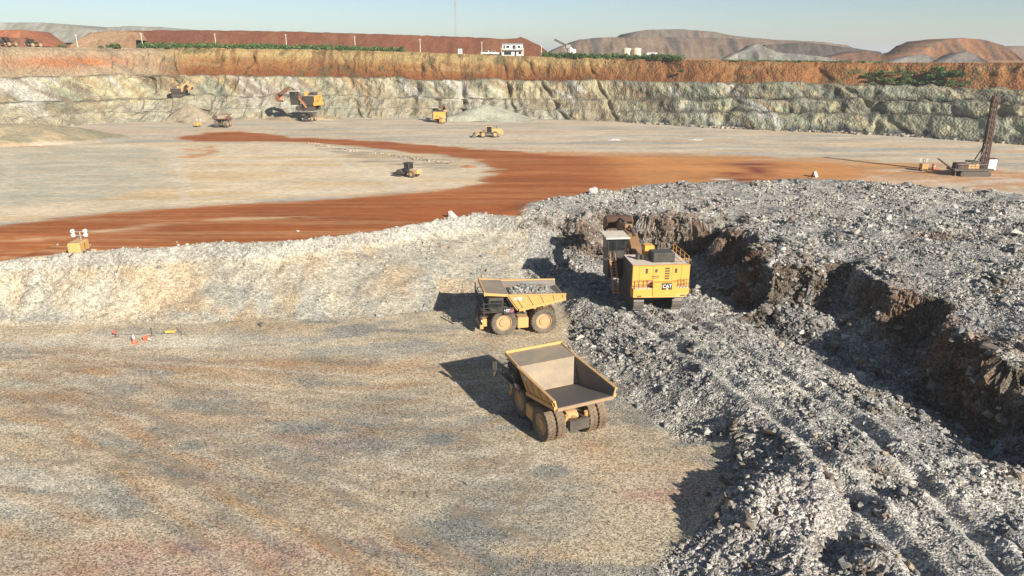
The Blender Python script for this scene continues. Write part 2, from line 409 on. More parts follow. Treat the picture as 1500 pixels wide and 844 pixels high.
def bez(a, b, c, m=14): return [Vector(a).lerp(Vector(b), t).lerp(Vector(b).lerp(Vector(c), t), t) for t in [i / m for i in range(m + 1)]]
rt = random.Random(5)
for i in range(26):
    if i % 2: a, b, c = (rt.uniform(-30, 120), rt.uniform(520, 700)), (rt.uniform(200, 420), rt.uniform(600, 720)), (rt.uniform(350, 760), rt.uniform(800, 900))
    else: a, b, c = (rt.uniform(-30, 60), rt.uniform(500, 600)), (rt.uniform(300, 520), rt.uniform(540, 720)), (rt.uniform(700, 800), rt.uniform(510, 740))
    d = ldist(GX + .2 * n1, GY + .2 * n1, xy(bez(a, b, c), 0)); cc = rt.choice([pale, grey * .85, rust, tan * .8, grey])
    col = mix(col, cc, np.exp(-((d - 1.9) / rt.uniform(.22, .5)) ** 2) * rt.uniform(.2, .5) * np.clip(.7 + 1.2 * n3 + .5 * n2, 0, 1))
# bench ground behind the crest
onb = ss(.4, 1.2, GY - np.interp(GX, [p.x for p in road_edge] + [p.x for p in plain[3:]], [p.y for p in road_edge] + [p.y for p in plain[3:]]))
b_n = fbm(GX / 30, GY / 4, 70, 4); b_f = fbm(GX / 8, GY / 2.0, 75, 3); b_s = fbm(GX / 45, GY / 1.5, 78, 3)
bcol = np.broadcast_to(C(198, 180, 150), shape3).copy()
bcol = mix(bcol, C(172, 164, 146), ss(-.05, .5, b_n + .4 * b_f))
bcol = mix(bcol, C(200, 160, 112), ss(.1, .55, b_s - .4 * b_n) * .7)
def wobble(amp, s=6): return amp * fbm(GX / s, GY / s * 1.6, 81, 3)
orange = sdist(GX + wobble(8), GY + wobble(4), xy([(760, 222), (860, 222), (1000, 224), (1150, 228), (1300, 238), (1420, 246), (1600, 262), (1600, 285), (1400, 275), (1250, 272), (1000, 290), (800, 315), (700, 300)], BZ))
bcol = mix(bcol, C(190, 134, 74), ss(-2, 5, orange) * np.clip(.85 + .5 * b_s, 0, 1))
isl = sdist(GX, GY, P_ISLAND)
icol = np.broadcast_to(C(212, 190, 154), shape3).copy()
icol = mix(icol, C(208, 178, 130), ss(.0, .5, b_n + .4 * b_f + .1))
gp = sdist(GX + wobble(6), GY + wobble(3), xy([(-300, 226), (60, 216), (240, 216), (262, 236), (255, 272), (120, 296), (-300, 318)], BZ))
icol = mix(icol, C(182, 174, 148), ss(-3, 4, gp) * np.clip(.8 + .8 * b_f, 0, 1))
op = sdist(GX + wobble(6), GY + wobble(3), xy([(285, 218), (310, 213), (318, 226), (300, 232), (282, 230)], BZ))
icol = mix(icol, C(188, 130, 76), ss(-2, 2, op) * .8)
gr = sdist(GX + wobble(5), GY + wobble(3), xy([(455, 210), (560, 221), (650, 234), (700, 244), (640, 248), (560, 240), (480, 225)], BZ))
icol = mix(icol, C(150, 140, 124), ss(-3, 3, gr) * np.clip(.55 + 1.1 * b_f, 0, 1))
for ln in ([(20, 222), (0, 300)], [(258, 216), (272, 292)], [(262, 292), (420, 284), (600, 272)], [(470, 222), (590, 278)], [(80, 272), (420, 268)]):
    icol = mix(icol, C(208, 196, 170), np.exp(-(ldist(GX + wobble(2), GY, xy(ln, BZ)) / 1.0) ** 2) * .6)
bcol = mix(bcol, icol, ss(-.5, 2.5, isl + 1.2 * b_f))
rd = sdist(GX + wobble(3), GY + wobble(1.6), P_ROAD)
rcol = np.broadcast_to(np.array([.275, .084, .024], np.float32), shape3).copy()
rcol = mix(rcol, np.array([.33, .125, .045], np.float32), ss(-.1, .5, b_s + .4 * b_f))
far_r = ss(14, 32, GX) * ss(100, 120, GY) + ss(60, 75, GX)
rcol = mix(rcol, C(198, 132, 62), far_r * .9 + ss(1, 0, rd / 4) * .2)
strk = np.clip(fbm(GX / 26, GY / .9, 84, 3) * 1.7 - .42 + .35 * ss(0, -60, GX), 0, 1) * ss(125, 105, GY)
rcol = mix(rcol, C(206, 164, 110), strk * .4)
lane = ldist(GX + wobble(3), GY, xy([(-400, 392), (0, 352), (150, 338), (330, 322), (480, 316)], BZ))
rcol = mix(rcol, C(212, 180, 132), np.exp(-(lane / 1.3) ** 2) * .75 * np.clip(.6 + b_f * 1.5, 0, 1))
bcol = mix(bcol, rcol, ss(-1.4, 1.8, rd + .9 * b_f))
for (px, py, rx, ry) in [(1080, 262, 45, 4), (1100, 240, 34, 5), (1075, 255, 24, 2.5), (1110, 250, 20, 8)]:              # damp stains
    c = at_z(px, py, BZ); ex = at_z(px + rx, py, BZ).x - c.x; ey = (at_z(px, py - ry, BZ).y - at_z(px, py + ry, BZ).y) / 2
    bcol = mix(bcol, C(128, 58, 34), np.exp(-(((GX - c.x) / ex) ** 2 + ((GY - c.y) / ey) ** 2)) * np.clip(.9 + 1.4 * b_f, 0, 1))
for (px, py, rx, ry, s) in [(1055, 262, 14, 2, 1), (1090, 237, 18, 2, .8), (1030, 203, 22, 1.2, .9), (900, 202, 16, 1.2, 1.0), (1400, 268, 120, 7, .55), (1340, 258, 55, 4, .8), (1460, 262, 60, 4, .8), (1320, 250, 30, 2, .7), (1060, 262, 10, 1.5, 1)]:   # pale drill cuttings
    c = at_z(px, py, BZ); ex = at_z(px + rx, py, BZ).x - c.x; ey = (at_z(px, py - ry, BZ).y - at_z(px, py + ry, BZ).y) / 2
    bcol = mix(bcol, C(214, 206, 190), np.exp(-(((GX - c.x) / ex) ** 2 + ((GY - c.y) / ey) ** 2)) * s * np.clip(.5 + 2.2 * b_f + 1.2 * b_s, 0, 1))
lm = ss(BZ + .25, BZ + 1.0, GZ) * ss(140, 155, GY)
bcol = mix(bcol, mix(np.broadcast_to(C(140, 130, 102), shape3), C(170, 150, 114), ss(-.2, .5, b_f)), lm)
col = mix(col, bcol, onb)
# dusty slope
scol = mix(np.broadcast_to(C(198, 188, 164, .6), shape3), C(202, 178, 142, .6), ss(-.1, .5, fbm(GX / 7, GY / 5, 90, 4)))
scol = mix(scol, C(184, 178, 160, .62), ss(0.05, .5, fbm(GX / 3.5, GY / 4, 93, 4) + .2 * ss(1.6, .4, GZ)))
scol = mix(scol, C(182, 178, 166, .62), ss(5.0, 6.0, GZ) * .8)
scol = scol * (0.86 + 0.3 * RID[..., None])
col = mix(col, scol, SW * (1 - MW))
# blasted rock
r_n = fbm(GX / 6, GY / 6, 95, 4)
mcol = mix(np.broadcast_to(C(168, 164, 155, .64), shape3), C(190, 183, 168, .68), ss(-.2, .5, r_n))
mcol = mcol * (0.62 + 0.72 * RID[..., None])
rustw = np.exp(-(ldist(GX, GY, FX_L) / 3.4) ** 2) * ss(-.05, .4, fbm(GX / 3.6, GY / 3.6, 98, 3) + .05)
rustw = np.maximum(rustw, ss(0, .5, fbm(GX / 2.2, GY / 2.2, 102, 2) - .42) * .5 * ss(70, 50, GY) * ss(20, 26, GX))
for (px, py, z, r, s) in [(1370, 352, 7.5, 3.2, .95), (1330, 440, 6, 2.6, .7), (1300, 520, 3, 1.6, .9), (1040, 345, 6, 4, .7), (880, 335, 6, 3.5, .8), (1180, 430, 4, 2.0, .6), (1440, 505, 6.5, 2.5, .5), (840, 330, 6, 4, .5)]:
    c = at_z(px, py, z); rustw = np.maximum(rustw, np.exp(-((GX - c.x) ** 2 + (GY - c.y) ** 2) / r ** 2) * s * np.clip(.8 + r_n, 0, 1))
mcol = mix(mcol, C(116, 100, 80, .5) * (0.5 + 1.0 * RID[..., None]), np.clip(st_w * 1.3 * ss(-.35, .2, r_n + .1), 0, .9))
mcol = mix(mcol, C(138, 96, 62, .55) * (0.6 + .8 * RID[..., None]), rustw * .75)
dusty = np.exp(-((GX - 16) ** 2 / 60 + (GY - 40) ** 2 / 60)) * .7
mcol = mix(mcol, C(194, 182, 170, .74), dusty)
mcol = mix(mcol, C(184, 177, 162, .64), ss(98, 112, GY) * .45)
for ln, w in RUTS: mcol = mix(mcol, C(194, 187, 173, .78), np.exp(-(ldist(GX, GY, ln) / 1.0) ** 2) * .6)
col = mix(col, mcol, MW)

ny, nx = GX.shape
idx = np.arange(ny * nx).reshape(ny, nx)
quads = np.stack([idx[:-1, :-1], idx[:-1, 1:], idx[1:, 1:], idx[1:, :-1]], -1).reshape(-1, 4)
co = np.stack([GX, GY, GZ], -1).reshape(-1, 3); colf = col.reshape(-1, 3)
fc = lambda a: (a.reshape(-1)[quads[:, 0]] + a.reshape(-1)[quads[:, 2]]) / 2
f_m = fc(MW) > .5; f_s = (fc(SW) > .5) & ~f_m; f_b = (fc(onb) > .5) & ~f_m & ~f_s; f_r = f_b & (fc(rd) > 0); f_i = f_b & ~f_r & (fc(isl) > 0)
sub_mesh('pit_floor', co, quads, ~f_m & ~f_s & ~f_b, MG['floor'], colf)
sub_mesh('bench_slope', co, quads, f_s, MG['slope'], colf, False)
sub_mesh('rubble_ground', co, quads, f_m, MG['rubble'], colf, False)
sub_mesh('haul_road', co, quads, f_r, MG['road'], colf)
sub_mesh('bench_ground', co, quads, f_b & ~f_r & ~f_i, MG['bench'], colf)
sub_mesh('cleared_ground', co, quads, f_i, MG['bench'], colf)

def gz(x, y):
    """height of the finished ground at one place"""
    i = int(np.clip(np.searchsorted(xs, x) - 1, 0, nx - 2)); j = int(np.clip(np.searchsorted(ys, y) - 1, 0, ny - 2))
    u = (x - xs[i]) / (xs[i + 1] - xs[i]); v = (y - ys[j]) / (ys[j + 1] - ys[j])
    return float((GZ[j, i] * (1 - u) + GZ[j, i + 1] * u) * (1 - v) + (GZ[j + 1, i] * (1 - u) + GZ[j + 1, i + 1] * u) * v)
def gzv(x, y):
    i = np.clip(np.searchsorted(xs, x) - 1, 0, nx - 2); j = np.clip(np.searchsorted(ys, y) - 1, 0, ny - 2)
    u = (x - xs[i]) / (xs[i + 1] - xs[i]); v = (y - ys[j]) / (ys[j + 1] - ys[j])
    return (GZ[j, i] * (1 - u) + GZ[j, i + 1] * u) * (1 - v) + (GZ[j + 1, i] * (1 - u) + GZ[j + 1, i + 1] * u) * v

# ------------------------------------------------------------------ far pit wall: benches lofted between surveyed edges
WPX = [-420, -150, 0, 150, 300, 450, 600, 750, 900, 1050, 1200, 1350, 1500, 1700, 1950]
W_FOOT = [200, 197, 193, 180, 176, 172, 173, 173, 178, 187, 193, 200, 211, 226, 245]
W_A = [180, 177, 173, 165, 160, 158, 159, 160, 163, 165, 167, 170, 177, 186, 198]
W_B = [157, 155, 152, 148, 141, 141, 143, 145, 148, 146, 147, 149, 153, 158, 166]
W_C = [118, 116, 114, 111, 109, 112, 115, 118, 118, 121, 123, 125, 131, 136, 144]
W_R = [64, 66, 68, 70, 70, 72, 76, 82, 86, 89, 91, 92, 92, 94, 98]
W_bA = [.3, .3, .3, .3, .3, .3, .3, .3, .8, 2, 2.4, 2.6, 2.6, 2.6, 2.6]
wpx = np.arange(-420, 1951, 1.6)
def wl(t): return np.interp(wpx, WPX, t)
def wsm(t):
    k = np.hanning(61); k /= k.sum(); v = wl(t); return np.convolve(np.pad(v, 30, mode='edge'), k, 'valid')
def vray(px, py):
    a = (px - 750.0) / FPX; v = (422.0 - py) / FPX
    return a, CP + v * SP, -SP + v * CP
def wpt(py, Y):
    a, b, c = vray(wpx, py); t = Y / b
    return a * t, Y, CAM_H + c * t
a_, b_, c_ = vray(wpx, wsm(W_FOOT)); Yf = b_ * (BZ - CAM_H) / c_
jag = 2.2 * fbm(wpx / 40, wpx * 0, 140, 4)
rows = []                                  # (x, y, z, tier, t)
def prof(Yo): return Yf + Yo
wob = lambda sd, a: a * fbm(wpx / 34, wpx * 0, sd, 4)
zA = wpt(wsm(W_A), prof(3 + .4 * jag))[2] + wob(501, .9); zB = wpt(wsm(W_B), prof(8 + .6 * jag))[2] + wob(505, 1.1); zC = wpt(wsm(W_C), prof(17 + .7 * jag))[2] + wob(509, 1.1); zR = wpt(wsm(W_R), prof(31 + jag))[2]
def wxat(Y): return (wpx - 750.0) / FPX * Y / (CP + (422 - 150) / FPX * SP)
keys = [(prof(0) - 1.5, np.full_like(wpx, BZ - .6)), (prof(3 + .4 * jag), zA), (prof(3 + .4 * jag) + wl(W_bA), zA + .05), (prof(8 + .6 * jag), zB), (prof(12.5), zB - .1),
        (prof(17 + .7 * jag), zC), (prof(23), zC - .1), (prof(29 + jag), zR - 1.2), (prof(31 + jag), zR)]
cnt = [14, 4, 12, 6, 16, 6, 20, 4]
_gr = random.Random(21)
GULLY = [(_gr.uniform(-210, 210), _gr.uniform(.7, 1.8), _gr.uniform(1.4, 3.2), _gr.uniform(-.7, .7)) for _ in range(34)]
def wall_piece(name, k0, k1, cfun, seed, amp):
    YY = []; ZZ = []; TT = []
    for k in range(k0, k1):
        m = cnt[k]
        for i in range(m + (1 if k == k1 - 1 else 0)):
            t = i / m; YY.append(keys[k][0] * (1 - t) + keys[k + 1][0] * t); ZZ.append(keys[k][1] * (1 - t) + keys[k + 1][1] * t)
            TT.append(np.full_like(wpx, (k + t)))
    YY = np.array(YY); ZZ = np.array(ZZ); TT = np.array(TT)
    XX = wxat(YY)
    steep = np.where((TT % 2) < 1, .35 + .65 * np.clip(4 * (TT % 1) * (1 - TT % 1), 0, 1), 0.3)
    d = amp * steep * (1.9 * fbm(XX / 9, ZZ / 9, seed, 3) + .6 * vnoise(XX / 2.4, ZZ / 5, seed + 5) + .4 * vnoise(XX / 1.1, ZZ / 1.6, seed + 7))
    d = d + amp * steep * 1.5 * vnoise(XX / 26, ZZ / 30, seed + 11)
    for gx0, gw, gd, gs in GULLY: d = d - gd * (.45 if k0 >= 6 else .8) * steep * np.exp(-((XX - gx0 - gs * (ZZ - 15) + .8 * vnoise(ZZ / 2, XX / 9, 13)) / gw) ** 2)
    edge = np.ones_like(d); edge[0] = .0; 
    if k1 < len(keys) - 0: edge[-1] = 0
    YY = YY - d * edge
    ZZ = ZZ + .35 * amp * edge * vnoise(XX / 2.2, YY / 2.2, seed + 9)
    cc = cfun(XX, YY, ZZ, TT, d)
    r, c = XX.shape; ii = np.arange(r * c).reshape(r, c)
    q = np.stack([ii[:-1, :-1], ii[:-1, 1:], ii[1:, 1:], ii[1:, :-1]], -1).reshape(-1, 4)
    o = np_mesh(name, np.stack([XX, YY, ZZ], -1).reshape(-1, 3), q, MG['wall'], cc.reshape(-1, 3), False)
    o['kind'] = 'structure'
    return o
cream, greenish, dgrey, whit, och, brn = C(210, 196, 152, .52), C(172, 174, 144, .56), C(130, 130, 112, .54), C(218, 214, 200, .56), C(198, 166, 114, .52), C(146, 112, 80, .5)
def rock_col(X, Y, Z, T, d):
    sh = X.shape + (3,)
    sl = X + 1.2 * Z + 3 * vnoise(X / 20, Z / 9, 149)          # slanting beds
    right = ss(20, 80, X); left = ss(-30, -120, X)
    c = mix(np.broadcast_to(cream, sh), greenish, ss(-.2, .3, fbm(sl / 11, Z / 18, 150, 5, .6) + .42 * right - .12))
    c = mix(c, dgrey, ss(.02, .3, fbm(sl / 6, Z / 16, 155, 5, .62) + .06 * right - .05) * .75)
    c = mix(c, och, ss(.02, .35, fbm(sl / 6, Z / 14, 160, 5, .6) + .2 * left * ss(14, 20, Z) - .12 * ss(16, 8, Z) - .05 * right) * .7)
    c = mix(c, whit, ss(.16, .34, fbm(sl / 8, Z / 20, 165, 4, .6) - .2 * right) * .7)
    c = mix(c, brn, ss(.1, .4, fbm(sl / 3, Z / 9, 170, 4, .6) + .16 * left - .08) * .6)
    c = mix(c, C(206, 196, 150, .56), ss(.1, .4, fbm(X / 5, Z / 3, 177, 4, .6)) * right * .7)
    low = (1 - right) * ss(3.0, 2.6, T + .25 * fbm(X / 12, Z / 5, 178, 3))
    c = mix(c, mix(np.broadcast_to(C(196, 188, 160, .52), sh), C(186, 168, 130, .52), ss(-.1, .4, fbm(X / 14, Z / 4, 179, 4))), low * (.45 + .4 * ss(-.2, .3, fbm(X / 22, Z / 9, 181, 3))))
    c = mix(c, C(104, 100, 84, .52), right * ss(.30, .08, (T % 2) + .22 * fbm(X / 3.5, Z * 0, 183, 3)) * (T > 1.5) * .8)
    berm = ((T % 2) >= 1).astype(np.float32)
    c = mix(c, C(140, 130, 108, .6), berm * .8)
    toe = ss(.42, .12, T % 2 + .35 * fbm(X / 2.2, Z / 2, 172, 2)) * ss(20, 60, X) * (T < 1)
    c = mix(c, C(92, 92, 90, .6), toe)
    return c * (0.92 + 0.3 * fbm(X / 1.1, Z / 1.6, 175, 2))[..., None]
def top_col(X, Y, Z, T, d):
    sh = X.shape + (3,)
    t = np.clip(T - 6, 0, 1.2) + .12 * fbm(X / 14, Z / 4, 180, 3)
    c = mix(np.broadcast_to(C(166, 98, 42, .42), sh), C(188, 130, 64, .42), ss(.0, .45, t))
    c = mix(c, C(210, 176, 108, .46), ss(.45, .9, t) * ss(75, 20, X))
    c = mix(c, C(184, 122, 62, .5), ss(20, 70, X) * .7)
    drip = ss(.15, .5, fbm(X / 1.5, Z / 11, 185, 3) + .3 * vnoise(X / 16, Z * 0, 188))
    c = mix(c, C(132, 84, 46, .58), drip * .65 * ss(0, .25, t))
    c = mix(c, C(204, 170, 112, .46), ss(.2, .5, fbm(X / 18, Z / 3, 190, 3) - .05) * .5)
    c = mix(c, C(110, 104, 62, .5), ss(.3, .6, fbm(X / 6, Z / 3.5, 193, 3) + .12 * vnoise(X / 40, Z * 0, 194)) * .75)
    c = mix(c, C(150, 80, 48, .58), (T < 6) * 1.0)
    lf = ss(-128, -150, X + 5 * fbm(X / 9, Z / 4, 197, 2))
    lc = mix(np.broadcast_to(C(184, 158, 122, .58), sh), C(196, 122, 68, .58), np.exp(-((X + 166) / 16) ** 2 - ((T - 6.55) / .22) ** 2))
    lc = mix(lc, C(140, 124, 102, .58), ss(.1, .4, fbm((X + 2 * Z) / 6, Z / 8, 198, 3)) * .6)
    return mix(c, lc, lf)
wall_piece('pit_wall_lower', 0, 4, rock_col, 200, 1.15)
wall_piece('pit_wall_middle', 4, 6, rock_col, 220, 1.15)
wall_piece('pit_wall_upper', 6, 8, top_col, 240, .8)

# ground beyond the rim, out to the horizon
XR = []; YR = []; ZR = []
for i, dy in enumerate([0, 4, 9, 16, 26, 40, 60, 90, 140, 260, 600, 1500, 4000, 9000]):
    Y = keys[8][0] + dy; x = wxat(keys[8][0]) * (1 + dy / 240); zz_ = zR + (-.0008 * dy if dy < 100 else -.08) - np.where(dy > 200, (zR - 26.5) * min(1, (dy - 200) / 400), 0)
    XR.append(x); YR.append(Y + x * 0); ZR.append(zz_ + (.25 * fbm(x / 5, Y / 5, 260, 3) if 0 < dy < 100 else 0))
XR, YR, ZR = map(np.array, (XR, YR, ZR))
rc = mix(np.broadcast_to(C(176, 138, 96), XR.shape + (3,)), C(150, 112, 84), ss(-.2, .4, fbm(XR / 20, YR / 8, 265, 3)))
r, c = XR.shape; ii = np.arange(r * c).reshape(r, c)
q = np.stack([ii[:-1, :-1], ii[:-1, 1:], ii[1:, 1:], ii[1:, :-1]], -1).reshape(-1, 4)
np_mesh('rim_ground', np.stack([XR, YR, ZR], -1).reshape(-1, 3), q, MG['dump'], rc.reshape(-1, 3))['kind'] = 'structure'
def rim_at(px, dy=0):
    Y = float(np.interp(px, wpx, keys[8][0])) + dy; z = float(np.interp(px, wpx, zR))
    d = ray(px, 80); x = d[0] * Y / d[1]
    return Vector((x, Y, z - .0008 * dy))

# ------------------------------------------------------------------ waste dumps
def dump(name, top, base_py, Y, cfun, run=16, depth=50, seed=300, gul=.8, step=1.5, end=0):
    """long heap: crest line given as photograph pixels, standing at distance Y"""
    pxs = np.arange(top[0][0], top[-1][0] + .1, step)
    tp = np.interp(pxs, [t[0] for t in top], [t[1] for t in top])
    bp = np.interp(pxs, [t[0] for t in top], base_py) if not np.isscalar(base_py) else np.full_like(pxs, base_py)
    a, b, c = vray(pxs, bp); xb = a * Y / b; zb = CAM_H + c * Y / b - 1.5
    Yt = Y + run * np.clip((bp - tp) / max(1e-3, (bp - tp).max()), .05, 1)
    a, b, c = vray(pxs, tp); zt = CAM_H + c * Yt / b
    zt = np.maximum(zt, zb + .05)
    n = 14; XX = []; YY = []; ZZ = []; TT = []
    for i in range(n + 1):
        t = i / n
        XX.append(xb + (a * Yt / b - xb) * t); YY.append(Y + (Yt - Y) * t); ZZ.append(zb + (zt - zb) * t); TT.append(np.full_like(pxs, t))
    XX.append(a * Yt / b); YY.append(Yt + depth); ZZ.append(zt - .3); TT.append(np.full_like(pxs, 1.2))
    XX.append(a * Yt / b); YY.append(Yt + depth + run); ZZ.append(zb); TT.append(np.full_like(pxs, 1.6))
    XX, YY, ZZ, TT = map(np.array, (XX, YY, ZZ, TT))
    w = np.clip(4 * TT * (1 - TT), 0, 1) + .1
    dsp = gul * (fbm(XX / 7, TT * 1.2, seed, 3) + .5 * vnoise(XX / 2.5, TT * 2, seed + 4)) * w * np.clip((zt - zb) / 8, .1, 1.3)
    YY = YY - dsp * 2
    ZZ = ZZ + np.where((TT > .9) & (TT < 1.3), .25 * fbm(XX / 4, YY / 9, seed + 6, 3), 0)
    cc = cfun(XX, YY, ZZ, TT)
    r, c_ = XX.shape; ii = np.arange(r * c_).reshape(r, c_)
    q = np.stack([ii[:-1, :-1], ii[:-1, 1:], ii[1:, 1:], ii[1:, :-1]], -1).reshape(-1, 4)
    o = np_mesh(name, np.stack([XX, YY, ZZ], -1).reshape(-1, 3), q, MG['dump'], cc.reshape(-1, 3))
    o['kind'] = 'structure'
    return o
def two(c1, c2, sx=10, sy=.8, seed=310, c3=None, th=.0):
    def f(X, Y, Z, T):
        n = fbm(X / sx + .3 * T, T * sy, seed, 4)
        c = mix(np.broadcast_to(c1, X.shape + (3,)), c2, ss(-.25, .35, n))
        if c3 is not None: c = mix(c, c3, ss(.1, .4, fbm(X / (sx * .6) + .4 * T, T * sy, seed + 9, 3) + th))
        return c
    return f
red1, red2 = C(156, 94, 60, .52), C(146, 88, 58, .52)
dump('red_waste_dump', [(140, 62), (172, 45), (300, 44.5), (420, 46), (560, 50), (650, 53), (740, 57), (758, 56), (763, 54), (770, 57), (790, 66), (806, 79)], [72, 72, 72, 74, 78, 80, 82, 83, 83, 83, 83, 83], 345, two(red1, red2, 14, .6, 311, C(160, 104, 66, .5)), 17, 60, 300, .35)
dump('tan_waste_dump', [(96, 70), (112, 60), (132, 48), (170, 45), (190, 46), (200, 60)], 73, 335, two(C(188, 150, 108, .56), C(180, 136, 96, .56), 12, .6, 315), 14, 40, 305, .3)
g1, g2, g3 = C(142, 122, 104, .56), C(156, 132, 108, .56), C(112, 104, 96, .56)
dump('grey_waste_dump', [(800, 80), (815, 72), (850, 58), (880, 55), (960, 54.5), (1050, 56), (1110, 58), (1180, 62), (1230, 68), (1260, 72), (1292, 82), (1310, 88)], 92, 430, two(g1, g2, 9, .9, 321, g3, -.05), 30, 60, 310, .9)
dump('upper_waste_dump', [(915, 60), (933, 46), (950, 43.5), (1000, 43), (1040, 46), (1080, 53), (1130, 58), (1200, 61), (1240, 66), (1260, 74)], 75, 560, two(C(140, 128, 112, .56), C(152, 132, 112, .56), 12, .9, 325, C(120, 112, 104, .56)), 30, 90, 318, .9)
dump('pale_rock_heap', [(1062, 88), (1080, 78), (1092, 74), (1105, 66), (1113, 64), (1122, 70), (1140, 77), (1180, 80), (1210, 84), (1230, 90)], 93, 300, two(C(150, 146, 136, .56), C(128, 126, 120, .56), 4, .9, 330, C(168, 160, 142, .56)), 14, 10, 322, 1.0, 1.0)
dump('brown_waste_heap', [(1205, 90), (1225, 82), (1255, 76), (1272, 74), (1290, 80), (1308, 92)], 95, 310, two(C(150, 108, 82, .56), C(132, 104, 86, .56), 6, .9, 335), 12, 14, 326, .7, 1.0)
dump('dark_ridge_dump', [(1120, 66), (1180, 62), (1230, 68), (1290, 76), (1300, 90)], 92, 400, two(C(118, 108, 98, .56), C(104, 96, 90, .56), 6, .9, 336), 20, 30, 327, .7, 1.0)
dump('orange_waste_dump', [(1330, 88), (1345, 80), (1362, 66), (1380, 58.5), (1410, 55.5), (1440, 58), (1470, 66), (1485, 76), (1500, 90)], 92, 330, two(C(172, 122, 84, .56), C(150, 108, 80, .56), 5, .9, 338, C(136, 112, 94, .56)), 18, 30, 330, 1.1, 1.0)
dump('side_waste_dump', [(1290, 90), (1320, 80), (1345, 76), (1400, 70), (1460, 68), (1500, 67), (1600, 66), (1750, 66), (1900, 70)], 94, 480, two(C(150, 128, 112, .56), C(138, 120, 108, .56), 8, .9, 340), 20, 40, 334, .8)
dump('small_grey_heap', [(1310, 92), (1328, 84), (1345, 80), (1362, 82), (1382, 92)], 93, 262, two(C(160, 152, 142, .56), C(146, 140, 132, .56), 4, .9, 343), 8, 8, 336, .5, 1.0)
dump('dark_grey_heap', [(1380, 92), (1400, 80), (1416, 76), (1432, 80), (1450, 92)], 94, 255, two(C(134, 126, 118, .56), C(122, 116, 110, .56), 4, .9, 346), 8, 8, 338, .5, 1.0)
dump('pale_far_hill', [(-500, 30), (-100, 32), (0, 33), (60, 33), (95, 36), (118, 42), (160, 46), (230, 50)], 60, 650, two(C(178, 172, 152, .56), C(160, 156, 136, .56), 14, .7, 350, C(196, 190, 176, .56)), 40, 90, 340, .8)
dump('pale_low_hill', [(130, 50), (160, 40), (190, 38), (240, 40), (300, 45), (420, 52)], 62, 700, two(C(176, 172, 156, .56), C(164, 160, 146, .56), 14, .7, 353), 30, 60, 343, .6)
dump('orange_side_mound', [(-420, 40), (-100, 42), (0, 44), (28, 44), (44, 56), (60, 68)], 72, 300, two(C(186, 112, 70, .56), C(176, 120, 84, .56), 10, .7, 356), 12, 20, 346, .5)
dump('dark_side_mound', [(10, 60), (22, 46), (32, 44), (44, 52), (58, 66)], 68, 312, two(C(128, 112, 96, .56), C(112, 100, 90, .56), 6, .7, 358), 8, 16, 348, .4, 1.0)

# ------------------------------------------------------------------ machine materials
def paint(name, rgb, dust=.35, rough=.5, dustc=(176, 158, 128), metal=0.0, scale=1.3):
    m, n, l, p = new_mat(name)
    tc = n.new('ShaderNodeTexCoord')
    no = n.new('ShaderNodeTexNoise'); no.inputs['Scale'].default_value = scale; no.inputs['Detail'].default_value = 7; no.inputs['Roughness'].default_value = .68
    l.new(tc.outputs['Object'], no.inputs['Vector'])
    ge = n.new('ShaderNodeNewGeometry'); sx = n.new('ShaderNodeSeparateXYZ'); l.new(ge.outputs['Normal'], sx.inputs[0])
    up = n.new('ShaderNodeMapRange'); up.inputs[1].default_value = -.2; up.inputs[2].default_value = 1.0; up.inputs[3].default_value = .0; up.inputs[4].default_value = .42
    l.new(sx.outputs[2], up.inputs[0])
    mr = n.new('ShaderNodeMapRange'); mr.inputs[1].default_value = .38; mr.inputs[2].default_value = .72; mr.inputs[3].default_value = dust * .35; mr.inputs[4].default_value = dust * 1.3
    l.new(no.outputs[0], mr.inputs[0])
    ad = n.new('ShaderNodeMath'); ad.operation = 'MULTIPLY_ADD'; ad.use_clamp = True; ad.inputs[1].default_value = min(1, dust * 2)
    l.new(up.outputs[0], ad.inputs[0]); l.new(mr.outputs[0], ad.inputs[2])
    mx = n.new('ShaderNodeMix'); mx.data_type = 'RGBA'
    l.new(ad.outputs[0], mx.inputs[0])
    mx.inputs[6].default_value = (*C(*rgb, 1.0), 1); mx.inputs[7].default_value = (*C(*dustc, .75), 1)
    l.new(mx.outputs[2], p.inputs['Base Color'])
    p.inputs['Roughness'].default_value = rough; p.inputs['Metallic'].default_value = metal
    r2 = n.new('ShaderNodeMapRange'); r2.inputs[3].default_value = rough; r2.inputs[4].default_value = .9
    l.new(ad.outputs[0], r2.inputs[0]); l.new(r2.outputs[0], p.inputs['Roughness'])
    bp = n.new('ShaderNodeBump'); bp.inputs['Strength'].default_value = .15; bp.inputs['Distance'].default_value = .02
    l.new(no.outputs[0], bp.inputs['Height']); l.new(bp.outputs[0], p.inputs['Normal'])
    return m
